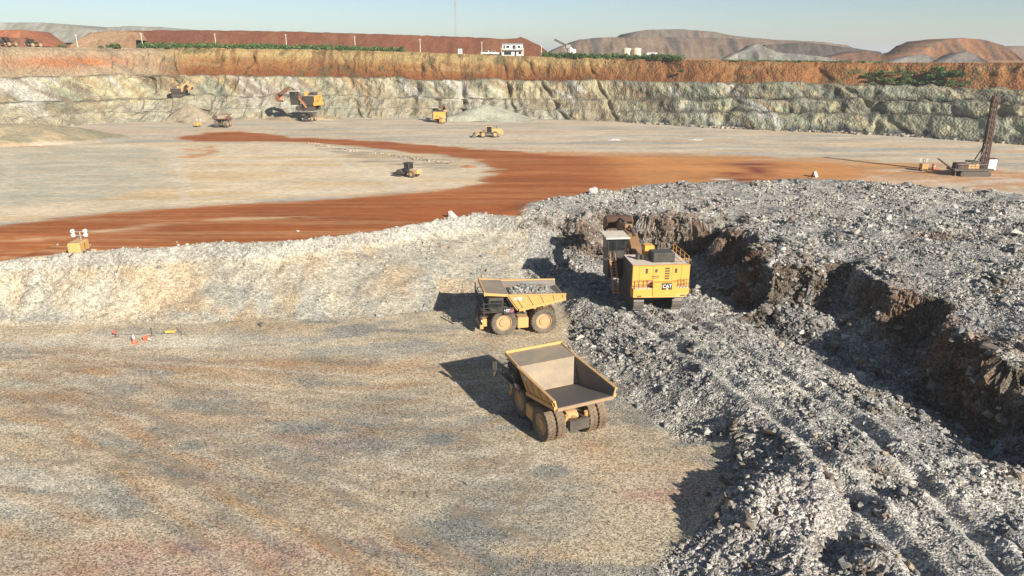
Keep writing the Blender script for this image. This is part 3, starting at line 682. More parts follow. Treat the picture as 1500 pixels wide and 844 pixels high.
M = {
    'yellow': paint('truck_yellow_paint', (208, 148, 44), .34, .55),
    'rim': paint('dusty_rim', (196, 136, 58), .5, .6),
    'bright': paint('excavator_yellow_paint', (220, 152, 0), .08, .45),
    'orange': paint('orange_paint', (206, 120, 40), .35, .55),
    'black': paint('black_paint_and_shade', (30, 30, 30), .12, .5),  # also stands for canopy shade on the truck front ends
    'dark': paint('dark_grease', (44, 38, 34), .18, .7),
    'rubber': paint('tyre_rubber', (46, 42, 38), .32, .85),
    'tread': paint('tyre_tread', (60, 48, 36), .55, .9, (160, 124, 84)),
    'steel': paint('worn_steel', (100, 94, 88), .3, .5, (132, 120, 104), .35),
    'tanplate': paint('dusty_plate', (158, 124, 84), .55, .7, (152, 132, 104)),
    'linkage': paint('weathered_boom', (132, 92, 40), .25, .6, (120, 96, 70)),
    'tray': paint('worn_tray', (170, 146, 106), .65, .6, (146, 132, 112), .1, .5),
    'rusty': paint('rusty_steel', (112, 66, 38), .30, .75, (150, 112, 78)),
    'mast': paint('oily_brown_steel', (66, 42, 30), .22, .7, (130, 96, 66)),
    'white': paint('white_paint', (226, 224, 216), .25, .5),
    'whitedust': paint('dusty_white_roof', (222, 210, 190), .45, .6, (206, 186, 160)),
    'grey': paint('grey_paint', (130, 130, 128), .3, .6),
    'blue': paint('blue_panel', (96, 128, 158), .2, .5),
    'cream': paint('cream_tank_paint', (226, 208, 168), .2, .5),
    'cone': paint('orange_plastic', (226, 84, 40), .12, .5),
    'lime': paint('lime_yellow_plastic', (238, 190, 20), .1, .5),
    'wood': paint('wooden_stake', (92, 74, 58), .3, .8),
    'pinkmark': paint('pink_marking', (200, 60, 96), .2, .6),
    'letters': paint('white_lettering', (240, 240, 236), .05, .5),
}
def glass_mat():
    m, n, l, p = new_mat('dark_glass')
    p.inputs['Base Color'].default_value = (.015, .018, .02, 1); p.inputs['Roughness'].default_value = .08
    no = n.new('ShaderNodeTexNoise'); no.inputs['Scale'].default_value = 1.5; mr = n.new('ShaderNodeMapRange'); mr.inputs[3].default_value = .05; mr.inputs[4].default_value = .3
    l.new(no.outputs[0], mr.inputs[0]); l.new(mr.outputs[0], p.inputs['Roughness'])
    return m
M['glass'] = glass_mat()
m_, n_, l_, p_ = new_mat('lamp_lens'); p_.inputs['Base Color'].default_value = (.8, .8, .78, 1); p_.inputs['Roughness'].default_value = .15
M['lens'] = m_

# ------------------------------------------------------------------ mesh builder
class MB:
    def __init__(s): s.v = []; s.f = []
    def add(s, vs, fs):
        b = len(s.v); s.v += [Vector(v) for v in vs]; s.f += [tuple(b + i for i in f) for f in fs]; return s
    def hexa(s, p): return s.add(p, [(3, 2, 1, 0), (4, 5, 6, 7), (0, 1, 5, 4), (1, 2, 6, 5), (2, 3, 7, 6), (3, 0, 4, 7)])
    def box(s, x0, x1, y0, y1, z0, z1):
        return s.hexa([(x0, y0, z0), (x1, y0, z0), (x1, y1, z0), (x0, y1, z0), (x0, y0, z1), (x1, y0, z1), (x1, y1, z1), (x0, y1, z1)])
    def cbox(s, x0, x1, y0, y1, z0, z1, c=.06):
        """box with chamfered vertical and upper edges"""
        a = [(x0 + c, y0), (x1 - c, y0), (x1, y0 + c), (x1, y1 - c), (x1 - c, y1), (x0 + c, y1), (x0, y1 - c), (x0, y0 + c)]
        cx, cy = (x0 + x1) / 2, (y0 + y1) / 2; k = len(s.v)
        vs = [(x, y, z0) for x, y in a] + [(x, y, z1 - c) for x, y in a] + [(x - math.copysign(c, x - cx), y - math.copysign(c, y - cy), z1) for x, y in a]
        fs = [tuple(range(7, -1, -1)), tuple(range(16, 24))]
        for q in (0, 8): fs += [(q + i, q + (i + 1) % 8, q + 8 + (i + 1) % 8, q + 8 + i) for i in range(8)]
        return s.add(vs, fs)
    def slab(s, pts, vec):
        n = len(pts); P = [Vector(p) for p in pts]; Q = [p + Vector(vec) for p in P]
        return s.add(P + Q, [tuple(range(n - 1, -1, -1)), tuple(range(n, 2 * n))] + [(i, (i + 1) % n, n + (i + 1) % n, n + i) for i in range(n)])
    def prism(s, prof, x0, x1):
        return s.slab([(x0, y, z) for y, z in prof], (x1 - x0, 0, 0))
    def cyl(s, p0, p1, r0, r1=None, n=10):
        p0 = Vector(p0); p1 = Vector(p1); r1 = r0 if r1 is None else r1
        d = (p1 - p0).normalized(); u = d.orthogonal().normalized(); w = d.cross(u)
        A = [p0 + (u * math.cos(t) + w * math.sin(t)) * r0 for t in [6.2832 * i / n for i in range(n)]]
        B = [p1 + (u * math.cos(t) + w * math.sin(t)) * r1 for t in [6.2832 * i / n for i in range(n)]]
        return s.add(A + B, [tuple(range(n - 1, -1, -1)), tuple(range(n, 2 * n))] + [(i, (i + 1) % n, n + (i + 1) % n, n + i) for i in range(n)])
    def bar(s, p0, p1, w, h=None, up=(0, 0, 1)):
        h = w if h is None else h
        p0 = Vector(p0); p1 = Vector(p1); d = (p1 - p0).normalized(); u = d.cross(Vector(up))
        u = d.orthogonal() if u.length < 1e-4 else u
        u.normalize(); v = u.cross(d)
        q = lambda p: [p - u * w / 2 - v * h / 2, p + u * w / 2 - v * h / 2, p + u * w / 2 + v * h / 2, p - u * w / 2 + v * h / 2]
        return s.add(q(p0) + q(p1), [(3, 2, 1, 0), (4, 5, 6, 7), (0, 1, 5, 4), (1, 2, 6, 5), (2, 3, 7, 6), (3, 0, 4, 7)])
    def path(s, pts, w):
        for a, b in zip(pts[:-1], pts[1:]): s.bar(a, b, w)
        return s
    def lathe_x(s, prof, c, n=28):
        """ring round an axis along x; prof is (radius, x)"""
        b = len(s.v); k = len(prof)
        for i in range(n):
            t = 6.28318 * i / n
            for r, x in prof: s.v.append(Vector((c[0] + x, c[1] + r * math.cos(t), c[2] + r * math.sin(t))))
        for i in range(n):
            for j in range(k - 1):
                a = b + i * k + j; d = b + ((i + 1) % n) * k + j
                s.f.append((a, a + 1, d + 1, d))
        return s
    def lathe_z(s, prof, c, n=24):
        b = len(s.v); k = len(prof)
        for i in range(n):
            t = 6.28318 * i / n
            for r, z in prof: s.v.append(Vector((c[0] + r * math.cos(t), c[1] + r * math.sin(t), c[2] + z)))
        for i in range(n):
            for j in range(k - 1):
                a = b + i * k + j; d = b + ((i + 1) % n) * k + j
                s.f.append((a, d, d + 1, a + 1))
        return s
    def build(s, name, mat, parent=None, smooth=False):
        me = bpy.data.meshes.new(name); me.from_pydata([tuple(v) for v in s.v], [], s.f); me.update()
        bm = bmesh.new(); bm.from_mesh(me); bmesh.ops.recalc_face_normals(bm, faces=bm.faces); bm.to_mesh(me); bm.free()
        if smooth:
            me.polygons.foreach_set('use_smooth', [True] * len(me.polygons)); me.set_sharp_from_angle(angle=R(35))
        me.materials.append(M[mat] if isinstance(mat, str) else mat)
        o = bpy.data.objects.new(name, me); COL.objects.link(o)
        if parent: o.parent = parent
        return o
def empty(name, loc=(0, 0, 0), rz=0.0, scale=1.0):
    o = bpy.data.objects.new(name, None); o.empty_display_size = .3; COL.objects.link(o)
    o.location = loc; o.rotation_euler = (0, 0, rz); o.scale = (scale,) * 3
    return o
def kids(o): return [c for c in bpy.data.objects if c.parent is o]
def copy_tree(o, parent=None, skip=()):
    c = o.copy(); COL.objects.link(c); c.parent = parent
    for k in ('label', 'category', 'group'):
        if parent is None and k in c: del c[k]
    for ch in kids(o):
        if ch.name.split('.')[0] not in skip: copy_tree(ch, c, skip)
    return c
def place(o, loc, rz, scale=1.0, tilt=(0, 0)):
    o.location = loc; o.rotation_euler = (tilt[0], tilt[1], rz); o.scale = (scale,) * 3; return o
def text_mesh(name, s, size, mat, parent, loc, rot, depth=.01):
    cu = bpy.data.curves.new(name, 'FONT'); cu.body = s; cu.size = size; cu.extrude = depth; cu.align_x = 'CENTER'; cu.align_y = 'CENTER'
    t = bpy.data.objects.new(name, cu); COL.objects.link(t)
    dg = bpy.context.evaluated_depsgraph_get(); me = bpy.data.meshes.new_from_object(t.evaluated_get(dg))
    bpy.data.objects.remove(t); me.materials.clear(); me.materials.append(M[mat])
    o = bpy.data.objects.new(name, me); COL.objects.link(o); o.parent = parent; o.location = loc; o.rotation_euler = rot
    return o

# ------------------------------------------------------------------ dump truck
def tyre(parent, x, y, rad, wid, rimmat='yellow', side=1):
    m = MB(); w = wid / 2
    m.lathe_x([(rad * .60, -w * .78), (rad * .80, -w), (rad * .93, -w * .96), (rad * .965, -w * .78), (rad * .965, w * .78), (rad * .93, w * .96), (rad * .80, w), (rad * .60, w * .78)], (x, y, rad), 32)
    t = m.build('tyre', 'rubber', parent, True)
    m = MB(); n = 26
    for i in range(n):
        for s, o in ((-1, 0), (1, .5)):
            a = 6.2832 * (i + o) / n
            ca, sa = math.cos(a), math.sin(a); cb, sb = math.cos(a + .11), math.sin(a + .11)
            r0, r1 = rad * .95, rad * 1.0
            p = []
            for r in (r0, r1):
                p += [(x + s * w * .06, y + r * ca, rad + r * sa), (x + s * w * .9, y + r * math.cos(a + .06), rad + r * math.sin(a + .06)), (x + s * w * .9, y + r * math.cos(a + .18), rad + r * math.sin(a + .18)), (x + s * w * .06, y + r * cb, rad + r * sb)]
            m.hexa(p)
    m.build('tread', 'tread', t)
    m = MB(); s = side
    m.lathe_x([(rad * .615, -w * .74), (rad * .615, w * .76 * 1), (rad * .56, w * .80), (rad * .52, w * .45), (rad * .34, w * .40), (rad * .32, w * .72), (rad * .12, w * .76), (0.01, w * .76)] if s > 0 else
              [(rad * .615, w * .74), (rad * .615, -w * .76), (rad * .56, -w * .80), (rad * .52, -w * .45), (rad * .34, -w * .40), (rad * .32, -w * .72), (rad * .12, -w * .76), (0.01, -w * .76)], (x, y, rad), 28)
    r = m.build('rim', rimmat, t, True)
    return t

def dump_truck():
    T = empty('dump_truck')
    RAD = 1.5
    for sx in (-1, 1):
        tyre(T, sx * 2.18, 4.56, RAD, .82, 'rim', sx)
        tyre(T, sx * 2.42, 0, RAD, .80, 'rim', sx)
        tyre(T, sx * 1.52, 0, RAD, .80, 'rim', sx)
    f = MB()
    for sx in (-1, 1): f.box(sx * .75 - .2, sx * .75 + .2, -1.5, 6.6, 1.35, 2.0)
    f.box(-.75, .75, 2.2, 2.7, 1.4, 1.9).box(-.75, .75, 4.3, 4.8, 1.2, 1.8).box(-.9, .9, -1.7, -1.35, 1.2, 2.1)
    f.build('chassis', 'dark', T)
    MB().cyl((-2.2, 0, RAD), (2.2, 0, RAD), .36, n=14).cyl((-.5, 0, RAD), (.5, 0, RAD), .72, n=16).cyl((0, -.1, RAD), (0, -1.0, RAD), .55, .42, n=14).build('rear_axle', 'yellow', T, True)
    MB().cyl((-2.0, 4.56, RAD), (2.0, 4.56, RAD), .28, n=12).build('front_axle', 'dark', T, True)
    for sx in (-1, 1):
        MB().cyl((sx * .95, 1.7, 1.5), (sx * .95, 2.0, 2.3), .19).build('hoist_cylinder', 'steel', T, True)
        MB().cyl((sx * 1.0, -.9, 1.1), (sx * .9, -1.1, 2.4), .17).build('suspension_cylinder', 'yellow', T, True)
    # body
    FB, TB = (2.42, 2.85, 2.95), (2.56, -2.5, 4.05)                 # lower edge, front and tail
    FT, TT_ = (2.72, 4.15, 4.9), (2.72, -2.5, 4.66)               # upper edge, front and tail
    m = MB()
    m.hexa([(-FB[0], FB[1], FB[2] - .16), (FB[0], FB[1], FB[2] - .16), (TB[0], TB[1], TB[2] - .14), (-TB[0], TB[1], TB[2] - .14), (-FB[0], FB[1], FB[2]), (FB[0], FB[1], FB[2]), (TB[0], TB[1], TB[2]), (-TB[0], TB[1], TB[2])])
    for s in (-1, 1):
        a = [(s * p[0], p[1], p[2]) for p in (FB, TB, TT_, FT)]
        m.hexa([(x, y, z) for x, y, z in a] + [(x + s * .13, y, z) for x, y, z in a])
    m.hexa([(-FB[0], FB[1], FB[2]), (FB[0], FB[1], FB[2]), (FT[0], FT[1], FT[2]), (-FT[0], FT[1], FT[2]), (-FB[0], FB[1] + .16, FB[2] - .1), (FB[0], FB[1] + .16, FB[2] - .1), (FT[0], FT[1] + .16, FT[2] - .06), (-FT[0], FT[1] + .16, FT[2] - .06)])
    body = m.build('dump_body', 'yellow', T)
    for s in (-1, 1):
        a = lambda p, o, dz=0: (s * (p[0] + o), p[1], p[2] + dz)
        MB().hexa([a(TT_, .0, -.02), a(FT, .0, -.02), a(FT, .24, -.02), a(TT_, .24, -.02), a(TT_, .0, .1), a(FT, .0, .1), a(FT, .24, .1), a(TT_, .24, .1)]).build('top_rail', 'yellow', body)
        MB().hexa([a(TB, .10, -.1), a(FB, .10, -.1), a(FB, .3, -.1), a(TB, .3, -.1), a(TB, .10, .22), a(FB, .10, .22), a(FB, .3, .22), a(TB, .3, .22)]).build('lower_rail', 'yellow', body)
        V = lambda p: Vector((s * p[0], p[1], p[2]))
        for t in (.12, .34, .56, .78, .95):
            lo = V(FB).lerp(V(TB), t); hi = V(FT).lerp(V(TT_), t)
            MB().hexa([lo + Vector((s * .1, -.09, 0)), lo + Vector((s * .1, .09, 0)), lo + Vector((s * .26, .07, 0)), lo + Vector((s * .26, -.07, 0)), hi + Vector((s * .1, -.09, 0)), hi + Vector((s * .1, .09, 0)), hi + Vector((s * .22, .07, 0)), hi + Vector((s * .22, -.07, 0))]).build('side_rib', 'yellow', body)
        lo = V(FB).lerp(V(FT), .72) + Vector((s * .15, -.75, 0)); 
        MB().slab([lo + Vector((0, -.42, -.16)), lo + Vector((0, .42, -.02)), lo + Vector((s * .03, .42, .26)), lo + Vector((s * .03, -.42, .2))], (s * .02, 0, 0)).build('side_plate', 'white', body)
    e = .012
    MB().slab([(-FB[0] + .02, FB[1] - .05, FB[2] + e), (FB[0] - .02, FB[1] - .05, FB[2] + e), (TB[0] - .02, TB[1] + .02, TB[2] + e), (-TB[0] + .02, TB[1] + .02, TB[2] + e)], (0, 0, .012)).build('floor_liner', 'steel', body)
    MB().slab([(-FB[0] + .02, FB[1] - .02, FB[2] + .04), (FB[0] - .02, FB[1] - .02, FB[2] + .04), (FT[0] - .04, FT[1] - .03, FT[2] - .02), (-FT[0] + .04, FT[1] - .03, FT[2] - .02)], (0, -.015, .005)).build('front_liner', 'tray', body)
    for s in (-1, 1):
        a = [Vector((s * (p[0] - .02), p[1], p[2])) for p in (FB, TB, TT_, FT)]
        a[0] += Vector((0, -.08, .04)); a[3] += Vector((0, -.1, -.02)); a[1] += Vector((0, .03, .02)); a[2] += Vector((0, .03, -.02))
        MB().slab(a, (-s * .015, 0, 0)).build('side_liner', 'steel', body)
    MB().box(-2.6, 2.6, -2.58, -2.45, 3.82, 4.09).build('tail_lip', 'tanplate', body)
    can = MB().hexa([(-2.8, 4.1, 4.86), (2.8, 4.1, 4.86), (2.8, 6.75, 5.06), (-2.8, 6.75, 5.06), (-2.8, 4.1, 4.98), (2.8, 4.1, 4.98), (2.8, 6.75, 5.18), (-2.8, 6.75, 5.18)]).build('canopy', 'tray', body)
    MB().box(-2.84, 2.84, 6.7, 6.84, 4.94, 5.42).build('canopy_lip', 'yellow', body)
    for s in (-1, 1):
        MB().hexa([(s * 2.8 - .05, 4.1, 4.74), (s * 2.8 + .05, 4.1, 4.74), (s * 2.8 + .05, 6.7, 5.0), (s * 2.8 - .05, 6.7, 5.0), (s * 2.8 - .05, 4.1, 5.02), (s * 2.8 + .05, 4.1, 5.02), (s * 2.8 + .05, 6.7, 5.3), (s * 2.8 - .05, 6.7, 5.3)]).build('canopy_edge', 'yellow', body)
    for x in (-2.0, -.7, .7, 2.0): MB().hexa([(x - .08, 4.2, 4.5), (x + .08, 4.2, 4.5), (x + .08, 6.6, 4.9), (x - .08, 6.6, 4.9), (x - .08, 4.2, 4.73), (x + .08, 4.2, 4.73), (x + .08, 6.6, 5.0), (x - .08, 6.6, 5.0)]).build('canopy_beam', 'yellow', body)
    for y in (-2.0, -1.1, -.1, 1.0, 2.2):
        t = (FB[1] - y) / (FB[1] - TB[1]); z = FB[2] + (TB[2] - FB[2]) * t
        MB().box(-2.4, 2.4, y - .12, y + .12, z - .38, z - .12).build('floor_beam', 'yellow', body)
    # front end; black colour puts the canopy's shade into hood, deck and cab
    MB().cbox(-1.15, 1.15, 4.9, 7.0, 1.5, 3.15).build('engine_hood', 'black', T)
    g = MB().box(-1.1, 1.1, 7.0, 7.08, 1.25, 3.05).build('radiator_grille', 'black', T)
    for i in range(6): MB().box(-1.05, 1.05, 7.09, 7.13, 1.4 + i * .27, 1.5 + i * .27).build('grille_slat', 'dark', g)
    MB().box(-3.1, 3.1, 4.4, 7.1, 3.02, 3.12).build('deck', 'black', T)
    cab = MB().cbox(-2.85, -.75, 4.65, 6.35, 3.13, 4.6, .08).build('cab', 'black', T)
    MB().box(-2.88, -2.85, 4.85, 6.15, 3.6, 4.35).box(-2.3, -.85, 6.36, 6.385, 3.55, 4.35).build('window', 'glass', cab)
    MB().cbox(.9, 2.5, 4.6, 6.0, 3.13, 4.2).build('electrical_box', 'dark', T)
    for s in (-1, 1):
        rl = MB()
        for y in (4.5, 5.3, 6.1, 6.9): rl.bar((s * 3.08, y, 3.1), (s * 3.08, y, 4.1), .05)
        rl.bar((s * 3.08, 4.5, 4.1), (s * 3.08, 6.9, 4.1), .06).bar((s * 3.08, 4.5, 3.6), (s * 3.08, 6.9, 3.6), .06)
        rl.bar((s * 3.08, 6.9, 4.1), (s * 1.3, 6.9, 4.1), .05).bar((s * 3.08, 6.9, 3.6), (s * 1.3, 6.9, 3.6), .05).build('railing', 'black', T)
        fd = MB().hexa([(s * 1.6, 4.3, 2.98), (s * 2.62, 4.3, 2.98), (s * 2.62, 6.6, 2.9), (s * 1.6, 6.6, 2.9), (s * 1.6, 4.3, 3.01), (s * 2.62, 4.3, 3.01), (s * 2.62, 6.6, 3.01), (s * 1.6, 6.6, 3.01)]).build('fender', 'yellow', T)
        MB().box(s * 1.9 - .35, s * 1.9 + .35, 6.5, 7.0, 1.15, 2.0).build('front_step', 'yellow', T)
        MB().cyl((s * 1.75, 7.02, 1.75), (s * 1.75, 7.1, 1.75), .14).cyl((s * 2.1, 7.02, 1.75), (s * 2.1, 7.1, 1.75), .14).build('headlight', 'lens', T)
        ld = MB()
        for q in (-.3, .3): ld.bar((s * 1.7 + q, 7.35, .9), (s * 1.7 + q, 6.95, 3.1), .06)
        for i in range(7): ld.bar((s * 1.7 - .3, 7.35 - .057 * i, .95 + .32 * i), (s * 1.7 + .3, 7.35 - .057 * i, .95 + .32 * i), .05, .1)
        ld.build('ladder', 'black', T)
        MB().bar((s * 3.1, 6.9, 3.2), (s * 3.75, 7.0, 3.7), .08).bar((s * 3.75, 7.0, 3.0), (s * 3.75, 7.0, 4.5), .07).box(s * 3.75 - .22, s * 3.75 + .22, 7.0, 7.08, 3.7, 4.45).box(s * 3.75 - .18, s * 3.75 + .18, 6.98, 7.08, 3.1, 3.5).build('mirror', 'black', T)
    MB().cbox(-2.3, 2.3, 6.9, 7.3, .85, 1.3, .05).build('bumper', 'yellow', T)
    MB().cbox(-2.62, -1.3, 1.75, 3.05, .85, 2.05, .1).build('fuel_tank', 'yellow', T)
    MB().cbox(1.3, 2.55, 1.85, 2.95, .95, 1.95, .1).build('hydraulic_tank', 'yellow', T)
    MB().box(-2.62, -1.2, 4.0, 5.3, 3.125, 3.13).build('deck_plate', 'dark', T)
    hood = MB().box(-3.0, -2.96, 3.5, 4.6, 2.75, 3.5).build('side_panel', 'black', T)
    text_mesh('lettering', 'MT', .5, 'letters', hood, (-3.02, 4.3, 3.12), (R(90), 0, R(-90)))
    m = MB()
    for i, (y, z) in enumerate([(3.9, 3.2), (3.75, 3.0), (3.63, 3.22), (3.85, 3.04), (3.67, 3.1)]): m.box(-3.03, -3.0, y - .07, y + .07, z - .07, z + .05)
    m.build('marking', 'pinkmark', hood)
    MB().cyl((2.2, 3.6, 2.7), (2.2, 3.6, 3.9), .14).build('exhaust_stack', 'rusty', T, True)
    return T

# ------------------------------------------------------------------ excavator
def rot_yz(p, piv, a): y, z = p[0], p[1]; return (piv[0] + y * math.cos(a) - z * math.sin(a), piv[1] + y * math.sin(a) + z * math.cos(a))
def excavator(bright='bright', boom=35, stick=-60, bucket=-120, logo=True, name='excavator', arm=None, bx=.0):
    arm = arm or bright
    X = empty(name)
    for s in (-1, 1):
        m = MB(); pr = []
        for i in range(9): a = R(90 + 22.5 * i); pr.append((-3.1 + .92 * math.cos(a), .95 + .92 * math.sin(a)))
        for i in range(9): a = R(-90 + 22.5 * i); pr.append((3.1 + .92 * math.cos(a), .95 + .92 * math.sin(a)))
        m.prism(pr, s * 2.35 - .55, s * 2.35 + .55)
        tr = m.build('crawler_track', 'dark', X)
        per = []
        for i in range(16): per.append((-3.1 + 6.2 * i / 16, .02, 0)); per.append((3.1 - 6.2 * i / 16, 1.87, math.pi))
        for i in range(7):
            a = -math.pi / 2 + math.pi * (i + .5) / 7; per.append((3.1 + .93 * math.cos(a), .95 + .93 * math.sin(a), a + math.pi / 2)); per.append((-3.1 - .93 * math.cos(a), .95 + .93 * math.sin(a), -a - math.pi / 2))
        base = MB().box(-.62, .62, -.17, .17, -.06, .06).box(-.62, .62, -.05, .05, -.12, -.06)
        sh0 = None
        for y, z, a in per:
            if sh0 is None: o = base.build('track_shoe', 'steel', tr); sh0 = o
            else: o = sh0.copy(); COL.objects.link(o); o.parent = tr
            o.location = (s * 2.35, y, z); o.rotation_euler = (a, 0, 0)
    MB().cbox(-1.8, 1.8, -2.0, 2.0, .7, 1.75, .2).build('undercarriage', 'dark', X)
    MB().cyl((0, 0, 1.7), (0, 0, 2.15), 1.7, n=24).build('swing_ring', 'black', X, True)
    # house
    MB().box(-3.35, 3.35, -4.3, 2.6, 2.15, 2.5).build('platform', 'black', X)
    hs = MB().cbox(-3.35, -.95, -4.3, .6, 2.5, 5.75, .1).cbox(.95, 3.35, -4.3, 2.4, 2.5, 5.75, .1).box(-.95, .95, -4.25, .2, 2.5, 5.7).build('engine_housing', 'black', X)
    rp = MB().box(-3.4, 3.4, -4.55, -4.25, 3.35, 5.85).build('rear_panel', bright, X)
    cw = MB().slab([(-3.4, -4.55, 2.05), (2.9, -4.55, 1.95), (3.4, -4.55, 2.5), (3.4, -4.55, 3.3), (-3.4, -4.55, 3.3)], (0, .7, 0)).slab([(-3.4, -5.25, 2.2), (2.7, -5.25, 2.1), (3.3, -5.15, 2.6), (3.3, -5.15, 3.2), (-3.4, -5.25, 3.2)], (0, .71, 0)).build('counterweight', bright, X)
    MB().slab([(-1.1, -5.3, 2.3), (1.7, -5.3, 2.3), (1.7, -5.3, 3.95), (-1.1, -5.3, 3.95)], (0, .8, 0)).build('counterweight_block', bright, X)
    MB().box(-3.2, -1.15, -5.2, -4.56, 3.21, 3.26).build('catwalk', 'whitedust', X); MB().box(1.75, 3.2, -5.1, -4.56, 3.21, 3.26).build('catwalk', 'whitedust', X)
    for x0, x1 in ((-3.3, -1.2), (1.8, 3.25)):
        m = MB(); n = 5
        for i in range(n): x = x0 + (x1 - x0) * i / (n - 1); m.bar((x, -5.18, 3.25), (x, -5.18, 4.25), .05)
        m.bar((x0, -5.18, 4.25), (x1, -5.18, 4.25), .05).bar((x0, -5.18, 3.75), (x1, -5.18, 3.75), .05).build('railing', 'dark', X)
    for i in range(5): MB().box(.45, 1.0, -4.6, -4.551, 4.15 + .31 * i, 4.31 + .31 * i).build('louver', 'black', rp)
    for x, z0, z1 in ((-1.75, 4.9, 5.5), (1.75, 4.9, 5.45), (-.6, 5.0, 5.4)): MB().box(x - .14, x + .14, -4.58, -4.551, z0, z1).build('vent', 'dark', rp)
    for z in (4.3, 4.5): MB().box(-1.1, -.25, -4.62, -4.551, z, z + .07).build('handrail', 'rusty', rp)
    MB().box(-1.7, -.9, -4.6, -4.551, 3.45, 4.1).build('access_door', 'orange', rp)
    for x in (-2.6, -.95, 1.3, 2.4): MB().box(x - .012, x + .012, -4.565, -4.551, 3.4, 5.8).build('panel_seam', 'dark', rp)
    for z in (5.75,): MB().box(-3.42, 3.42, -4.6, -4.551, z, z + .1).build('panel_edge', bright, rp)
    for s in (-1, 1): MB().box(s * 2.6 - .35, s * 2.6 + .2, -5.275, -5.252, 2.25, 2.42).build('scuff', 'rusty', cw)
    if logo:
        lg = MB().box(-.05, 1.15, -5.36, -5.301, 3.1, 3.9).build('logo_plate', 'black', X)
        text_mesh('lettering', 'CAT', .56, 'letters', lg, (.55, -5.37, 3.52), (R(90), 0, 0))
        MB().slab([(.36, -5.39, 3.12), (.76, -5.39, 3.12), (.56, -5.39, 3.4)], (0, .01, 0)).build('logo_triangle', 'lime', lg)
        MB().box(.35, .75, -5.32, -5.301, 2.55, 2.8).build('reflector', 'lime', X)
    MB().box(-3.3, 3.3, -4.25, .5, 5.76, 5.82).box(.97, 3.3, .5, 2.3, 5.76, 5.82).build('roof_deck', 'whitedust', X)
    MB().cbox(-.75, 1.95, -3.3, -1.2, 5.83, 6.95, .12).build('exhaust_housing', 'black', X)
    MB().cbox(-1.0, .2, -.5, .8, 5.83, 7.15, .05).build('air_intake_box', bright, X)
    MB().cyl((-2.1, -1.6, 5.8), (-2.1, -1.6, 6.5), .3, n=12).cyl((-1.6, -1.8, 5.8), (-1.6, -1.8, 6.4), .22, n=12).build('exhaust_stack', 'black', X, True)
    rl = MB()
    for y in (-4.2, -2.6, -1, .6, 1.8): rl.bar((3.3, y, 5.8), (3.3, y, 6.8), .05)
    for z in (6.3, 6.8): rl.bar((3.3, -4.2, z), (3.3, 1.8, z), .05)
    rl.bar((2.1, -4.3, 6.5), (3.3, -4.3, 6.5), .05).bar((2.1, -4.3, 5.8), (2.1, -4.3, 6.5), .05).build('roof_railing', bright, X)
    # cab tower on the left front
    MB().cbox(-4.9, -2.4, 2.0, 4.9, 2.4, 5.0, .1).build('cab_base', 'black', X)
    cab = MB().cbox(-5.0, -2.6, 2.3, 5.0, 5.0, 7.5, .12).build('cab', 'black', X)
    MB().box(-5.03, -5.0, 2.6, 4.7, 5.9, 7.2).box(-4.8, -2.8, 2.27, 2.3, 5.9, 7.2).box(-4.8, -2.8, 5.0, 5.03, 5.4, 7.2).build('window', 'glass', cab)
    MB().box(-5.3, -2.3, 1.7, 5.4, 7.5, 7.68).build('cab_roof', 'whitedust', cab)
    gr = MB()
    for x in (-5.2, -4.0, -2.4): MB().bar((x, 1.8, 5.0), (x, 1.8, 7.5), .07).build('roof_post', 'black', X)
    gr.bar((-5.6, 1.5, 5.0), (-5.6, 1.5, 6.1), .06).bar((-5.6, 4.9, 5.0), (-5.6, 4.9, 6.1), .06).bar((-5.6, 1.5, 6.1), (-5.6, 4.9, 6.1), .06).bar((-5.6, 1.5, 5.55), (-5.6, 4.9, 5.55), .06).build('cab_railing', 'black', X)
    MB().box(-5.65, -2.4, 1.5, 2.3, 4.93, 5.0).build('cab_walkway', 'dark', X)
    st = MB(); p0, p1 = Vector((-4.5, -1.4, 1.4)), Vector((-4.5, 1.5, 4.95))
    for q in (-.32, .32): st.bar(p0 + Vector((q, 0, 0)), p1 + Vector((q, 0, 0)), .08, .2)
    for q in (-.32, .32): st.bar(p0 + Vector((q, 0, .9)), p1 + Vector((q, 0, .9)), .05)
    for i in range(11): c = p0.lerp(p1, (i + .5) / 11); st.box(c.x - .32, c.x + .32, c.y - .14, c.y + .14, c.z - .03, c.z + .03)
    st.build('stairway', 'orange', X)
    # boom, stick and bucket swing in the plane x = BX
    BX = bx
    b0 = (1.9, 4.0); a = R(boom)
    P = lambda p: rot_yz(p, b0, a)
    prof = [P(p) for p in [(-.4, -.5), (2.6, -.15), (4.4, .0), (7.2, -.75), (7.6, -.2), (7.2, .15), (4.4, 1.5), (2.2, 1.25), (-.3, .5)]]
    bm_ = MB().prism(prof, BX - .62, BX + .62).build('boom', arm, X)
    b1 = P((7.25, -.35)); a2 = a + R(stick)
    Q = lambda p: rot_yz(p, b1, a2)
    MB().prism([Q(p) for p in [(-1.3, .55), (-.2, -.5), (3.6, -.28), (3.8, .1), (3.4, .45), (.4, .8), (-1.2, 1.0)]], BX - .5, BX + .5).build('stick', arm, X)
    b2 = Q((3.6, .1)); a3 = a2 + R(bucket)
    W = lambda p: rot_yz(p, b2, a3)
    shell = [(-.1, .55), (.9, .75), (1.9, .45), (2.5, -.3), (2.6, -1.2), (2.2, -2.0)]
    inner = [(2.02, -1.95), (2.35, -1.2), (2.25, -.4), (1.75, .25), (.9, .5), (0, .35)]
    bk = MB().prism([W(p) for p in shell + inner], BX - 1.75, BX + 1.75).build('bucket', 'mast' if logo else 'rusty', X)
